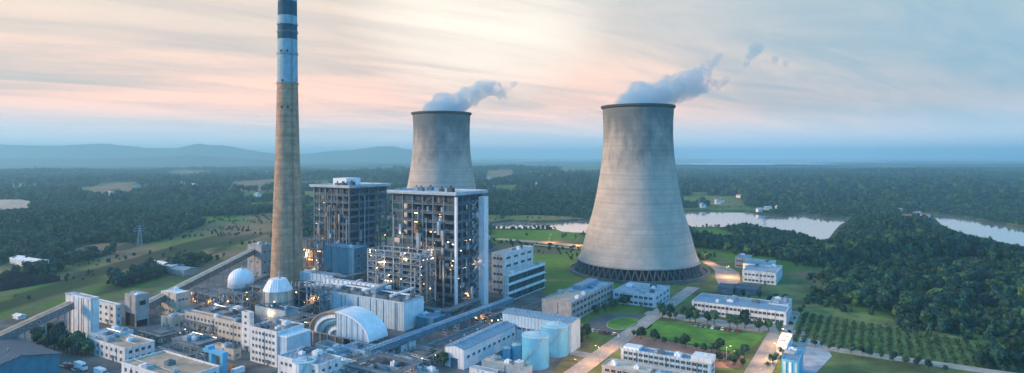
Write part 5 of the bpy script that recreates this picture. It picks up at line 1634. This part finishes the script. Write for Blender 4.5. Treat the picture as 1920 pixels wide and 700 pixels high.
def trunk_mesh(name, h, r, seed):
    rr = random.Random(seed); b = MB()
    b.tube((0, 0, 0), (0.1, 0, h * .6), r, r * .7, 7); b.tube((0.1, 0, h * .6), (0.05, .1, h), r * .7, r * .35, 6)
    for i in range(4):
        a = rr.uniform(0, 6.28); b.tube((0.1, 0, h * rr.uniform(.5, .75)), (math.cos(a) * h * .35, math.sin(a) * h * .35, h * rr.uniform(.95, 1.15)), r * .4, r * .15, 5)
    return b.mesh(name, BARK)


proto = bpy.data.collections.new('tree_kinds')
for i in range(6):
    mt = LEAFLIGHT if i == 4 else (LEAFDARK if i % 2 else LEAF)
    rx = (3.2, 3.8, 2.6, 4.2, 3.0, 3.5)[i]; rz_ = (3.4, 3.2, 4.4, 3.3, 3.0, 4.0)[i]
    o = bpy.data.objects.new('wood_tree_kind', crown_mesh('wood_tree_kind', rx, rz_, 1.2, 130, 0.75, 100 + i, mt, 5))
    proto.objects.link(o)


def scatter(name, label, pts, scales):
    me = bpy.data.meshes.new(name); me.from_pydata(pts.tolist(), [], [])
    a = me.attributes.new('sc', 'FLOAT', 'POINT'); a.data.foreach_set('value', scales.astype(np.float32))
    o = place(name, me)
    ng = bpy.data.node_groups.new(name, 'GeometryNodeTree')
    ng.interface.new_socket('Geometry', in_out='INPUT', socket_type='NodeSocketGeometry')
    ng.interface.new_socket('Geometry', in_out='OUTPUT', socket_type='NodeSocketGeometry')
    N = ng.nodes; L = ng.links
    gi = N.new('NodeGroupInput'); go = N.new('NodeGroupOutput')
    ci = N.new('GeometryNodeCollectionInfo'); ci.inputs['Collection'].default_value = proto
    ci.inputs['Separate Children'].default_value = True; ci.inputs['Reset Children'].default_value = True
    ip = N.new('GeometryNodeInstanceOnPoints'); ip.inputs['Pick Instance'].default_value = True
    mp_ = N.new('GeometryNodeMeshToPoints')
    na_ = N.new('GeometryNodeInputNamedAttribute'); na_.data_type = 'FLOAT'; na_.inputs['Name'].default_value = 'sc'
    rv = N.new('FunctionNodeRandomValue'); rv.data_type = 'FLOAT_VECTOR'
    rv.inputs[0].default_value = (-.06, -.06, 0); rv.inputs[1].default_value = (.06, .06, 6.28)
    L.new(gi.outputs[0], mp_.inputs['Mesh']); L.new(mp_.outputs[0], ip.inputs['Points']); L.new(ci.outputs[0], ip.inputs['Instance'])
    L.new(rv.outputs[0], ip.inputs['Rotation']); L.new(na_.outputs[0], ip.inputs['Scale'])
    L.new(ip.outputs[0], go.inputs[0])
    md = o.modifiers.new('trees', 'NODES'); md.node_group = ng
    return tag(o, label, 'woodland', kind='stuff')


def wood(name, label, n, y0, y1, s0, s1, thr, seed, xlim=None):
    r = np.random.default_rng(seed)
    y = np.sqrt(r.random(n) * (y1 ** 2 - y0 ** 2) + y0 ** 2)
    x = (r.random(n) * 2 - 1) * (y * 0.92 + 40)
    m, rv = forest_mask(x, y)
    keep = (m > thr + (1 - thr) * 0.8 * r.random(n)) & (rv > 4)
    if xlim: keep &= (x > xlim[0]) & (x < xlim[1])
    x, y = x[keep], y[keep]
    z = terrain_h(x, y) - 0.4
    sc = s0 + (s1 - s0) * r.random(len(x)) ** 1.5
    sc = sc * (0.45 + 0.55 * sstep(rv[keep], 10, 110)) if y1 < 2000 else sc
    return scatter(name, label, np.stack([x, y, z], -1), sc)


wood('near_woodland', 'dark green woodland covering the hills around the works and river banks', 60000, 300, 1300, 0.5, 1.8, 0.15, 1)
wood('far_woodland', 'hazy blue green woodland stretching beyond the river', 60000, 1300, 4200, 1.5, 3.2, 0.35, 2)

# shrubs thinly scattered over the open ground
r = np.random.default_rng(5)
n = 9000
y = np.sqrt(r.random(n) * (1300 ** 2 - 300 ** 2) + 300 ** 2); x = (r.random(n) * 2 - 1) * (y * .92 + 40)
pl_d = poly_sd(x, y, PLANT); rv = np.minimum.reduce([poly_sd(x, y, p) for p in RIVERS])
k = (pl_d > 8) & (rv > 6) & (fbm(x / 40, y / 40, 91) > 0.54)
scatter('scattered_shrubs', 'small shrubs dotted over the open grassland', np.stack([x[k], y[k], terrain_h(x[k], y[k]) - .3], -1), 0.25 + 0.4 * r.random(k.sum()))

# scrub over the slopes right of the works
n = 16000
y = np.sqrt(r.random(n) * (900 ** 2 - 300 ** 2) + 300 ** 2); x = y * (0.36 + 0.6 * r.random(n))
pl_d = poly_sd(x, y, PLANT); rv = np.minimum.reduce([poly_sd(x, y, p) for p in RIVERS])
k = (pl_d > 1) & (rv > 6) & (fbm(x / 30, y / 30, 95) > 0.42)
scatter('hill_scrub', 'mixed bushy scrub on the slopes right of the orchard', np.stack([x[k], y[k], terrain_h(x[k], y[k]) - .3], -1), 0.2 + 0.55 * r.random(k.sum()) ** 2)

# ---- haze: even air over the whole land
hm = bpy.data.materials.new('haze'); hm.use_nodes = True
hm.node_tree.nodes.clear(); q = NG(hm.node_tree)
pv = q.n('ShaderNodeVolumePrincipled', i_Density=HAZE)
pv.inputs['Color'].default_value = (0.43, 0.81, 1.0, 1)
pv.inputs['Anisotropy'].default_value = 0.15
q.n('ShaderNodeOutputMaterial', i_Volume=pv.outputs[0])
tag(MB().box(-27000, 27000, -2000, 27000, -60, 345).build('haze', hm), 'pale blue haze over the far land', 'haze', kind='stuff')
TR_M = [(trunk_mesh('trunk', 3.4, .22, i), crown_mesh('crown', 2.3, 2.3, 2.0, 240, .5, 300 + i, LEAFDARK if i % 2 else LEAF, 6)) for i in range(4)]


def garden_tree(p, label, group, k):
    i = random.randrange(4)
    t = thing('garden_tree', label, 'tree', (p.x, p.y, 0), random.uniform(0, 6), group); t.scale = (k, k, k * random.uniform(.9, 1.15))
    place('trunk', TR_M[i][0], t); place('crown', TR_M[i][1], t)


def tree_row(p0, p1, n, lab, group, k0, k1):
    A = g2(*p0); B_ = g2(*p1)
    for i in range(n):
        p = A.lerp(B_, i / max(1, n - 1)) + Vector((random.uniform(-1.8, 1.8), random.uniform(-1.8, 1.8)))
        garden_tree(p, lab % ORD[i], group, random.uniform(k0 * .75, k1 * 1.1))


tree_row((1238, 596), (1458, 626), 13, '%s tree from the left in the row between lawn and blue roofed office', 'trees above the lawn', .9, 1.5)
tree_row((1240, 587), (1300, 594), 4, '%s bushy tree from the left at the upper left corner of the lawn', 'trees at the lawn corner', .9, 1.4)
tree_row((1190, 632), (1390, 672), 14, '%s tree from the left in the row along the lower edge of the lawn', 'trees below the lawn', .7, 1.2)
tree_row((1345, 676), (1392, 690), 6, '%s tree from the left in the clump at the lower lawn corner', 'trees at the lower lawn corner', .8, 1.3)
tree_row((1100, 628), (1090, 648), 4, '%s dark tree from the back beside the warehouse end wall', 'trees beside the warehouse', .9, 1.4)
tree_row((1110, 590), (1180, 573), 7, '%s dark tree from the left along the glazed hall', 'trees along the glazed hall', .8, 1.2)
tree_row((1534, 651), (1770, 697), 12, '%s small round tree from the left along the orchard road', 'trees along the orchard road', .6, .95)
tree_row((1440, 690), (1475, 652), 6, '%s tree from the bottom beside the turquoise water works', 'trees beside the water works', .7, 1.1)
tree_row((1392, 560), (1470, 570), 6, '%s tree from the left behind the long blue roofed office', 'trees behind the office', .7, 1.1)
tree_row((1478, 640), (1512, 560), 8, '%s tree from the bottom along the right side of the side road', 'trees along the side road', .5, .8)
tree_row((75, 652), (165, 668), 11, '%s dark tree from the left in the clump under the transfer tower', 'trees under the transfer tower', 1.2, 1.9)
tree_row((90, 640), (130, 646), 5, '%s dark tree from the left at the back of the clump by the transfer tower', 'trees behind the transfer tower clump', 1.2, 1.8)
tree_row((260, 596), (300, 580), 5, '%s tree from the left behind the crusher tower', 'trees behind the crusher tower', .9, 1.3)
tree_row((812, 676), (838, 690), 4, '%s green tree from the left in front of the dark roofed shed', 'trees by the shed', .8, 1.2)

# orchard: rows of low bushes running away from the orchard road
def orchard_row(p, L, label, seed):
    r2 = random.Random(seed); b = MB(); n = int(L / 2.0)
    for i in range(n):
        q0 = Vector((V.x * i * 2.0 + r2.uniform(-.4, .4), V.y * i * 2.0 + r2.uniform(-.4, .4), 0))
        for k in range(16):
            d = Vector((r2.gauss(0, .6), r2.gauss(0, .6), abs(r2.gauss(.7, .45)))); c = q0 + d
            t1 = Vector((r2.uniform(-1, 1), r2.uniform(-1, 1), r2.uniform(-1, 1))).normalized(); t2 = t1.cross(Vector((r2.uniform(-1, 1), r2.uniform(-1, 1), r2.uniform(-1, 1)))).normalized()
            s = r2.uniform(.3, .6); b.quad([c - t1 * s, c - t2 * s, c + t1 * s, c + t2 * s])
    o = b.build('orchard_row', M('orchard_leaf', (.035, .085, .026), .85, var=.4, scale=.4, rnd=.15), loc=(p.x, p.y, 0))
    return tag(o, label, 'hedge row', 'planted orchard rows')


OA = g2(1490, 640)
for i in range(22):
    p = along(OA, U, i * 4.6); L = 72 - i * 1.2
    orchard_row(along(p, V, 0.0), L, f'{ORD[i]} planted row from the left in the orchard at the right', i)
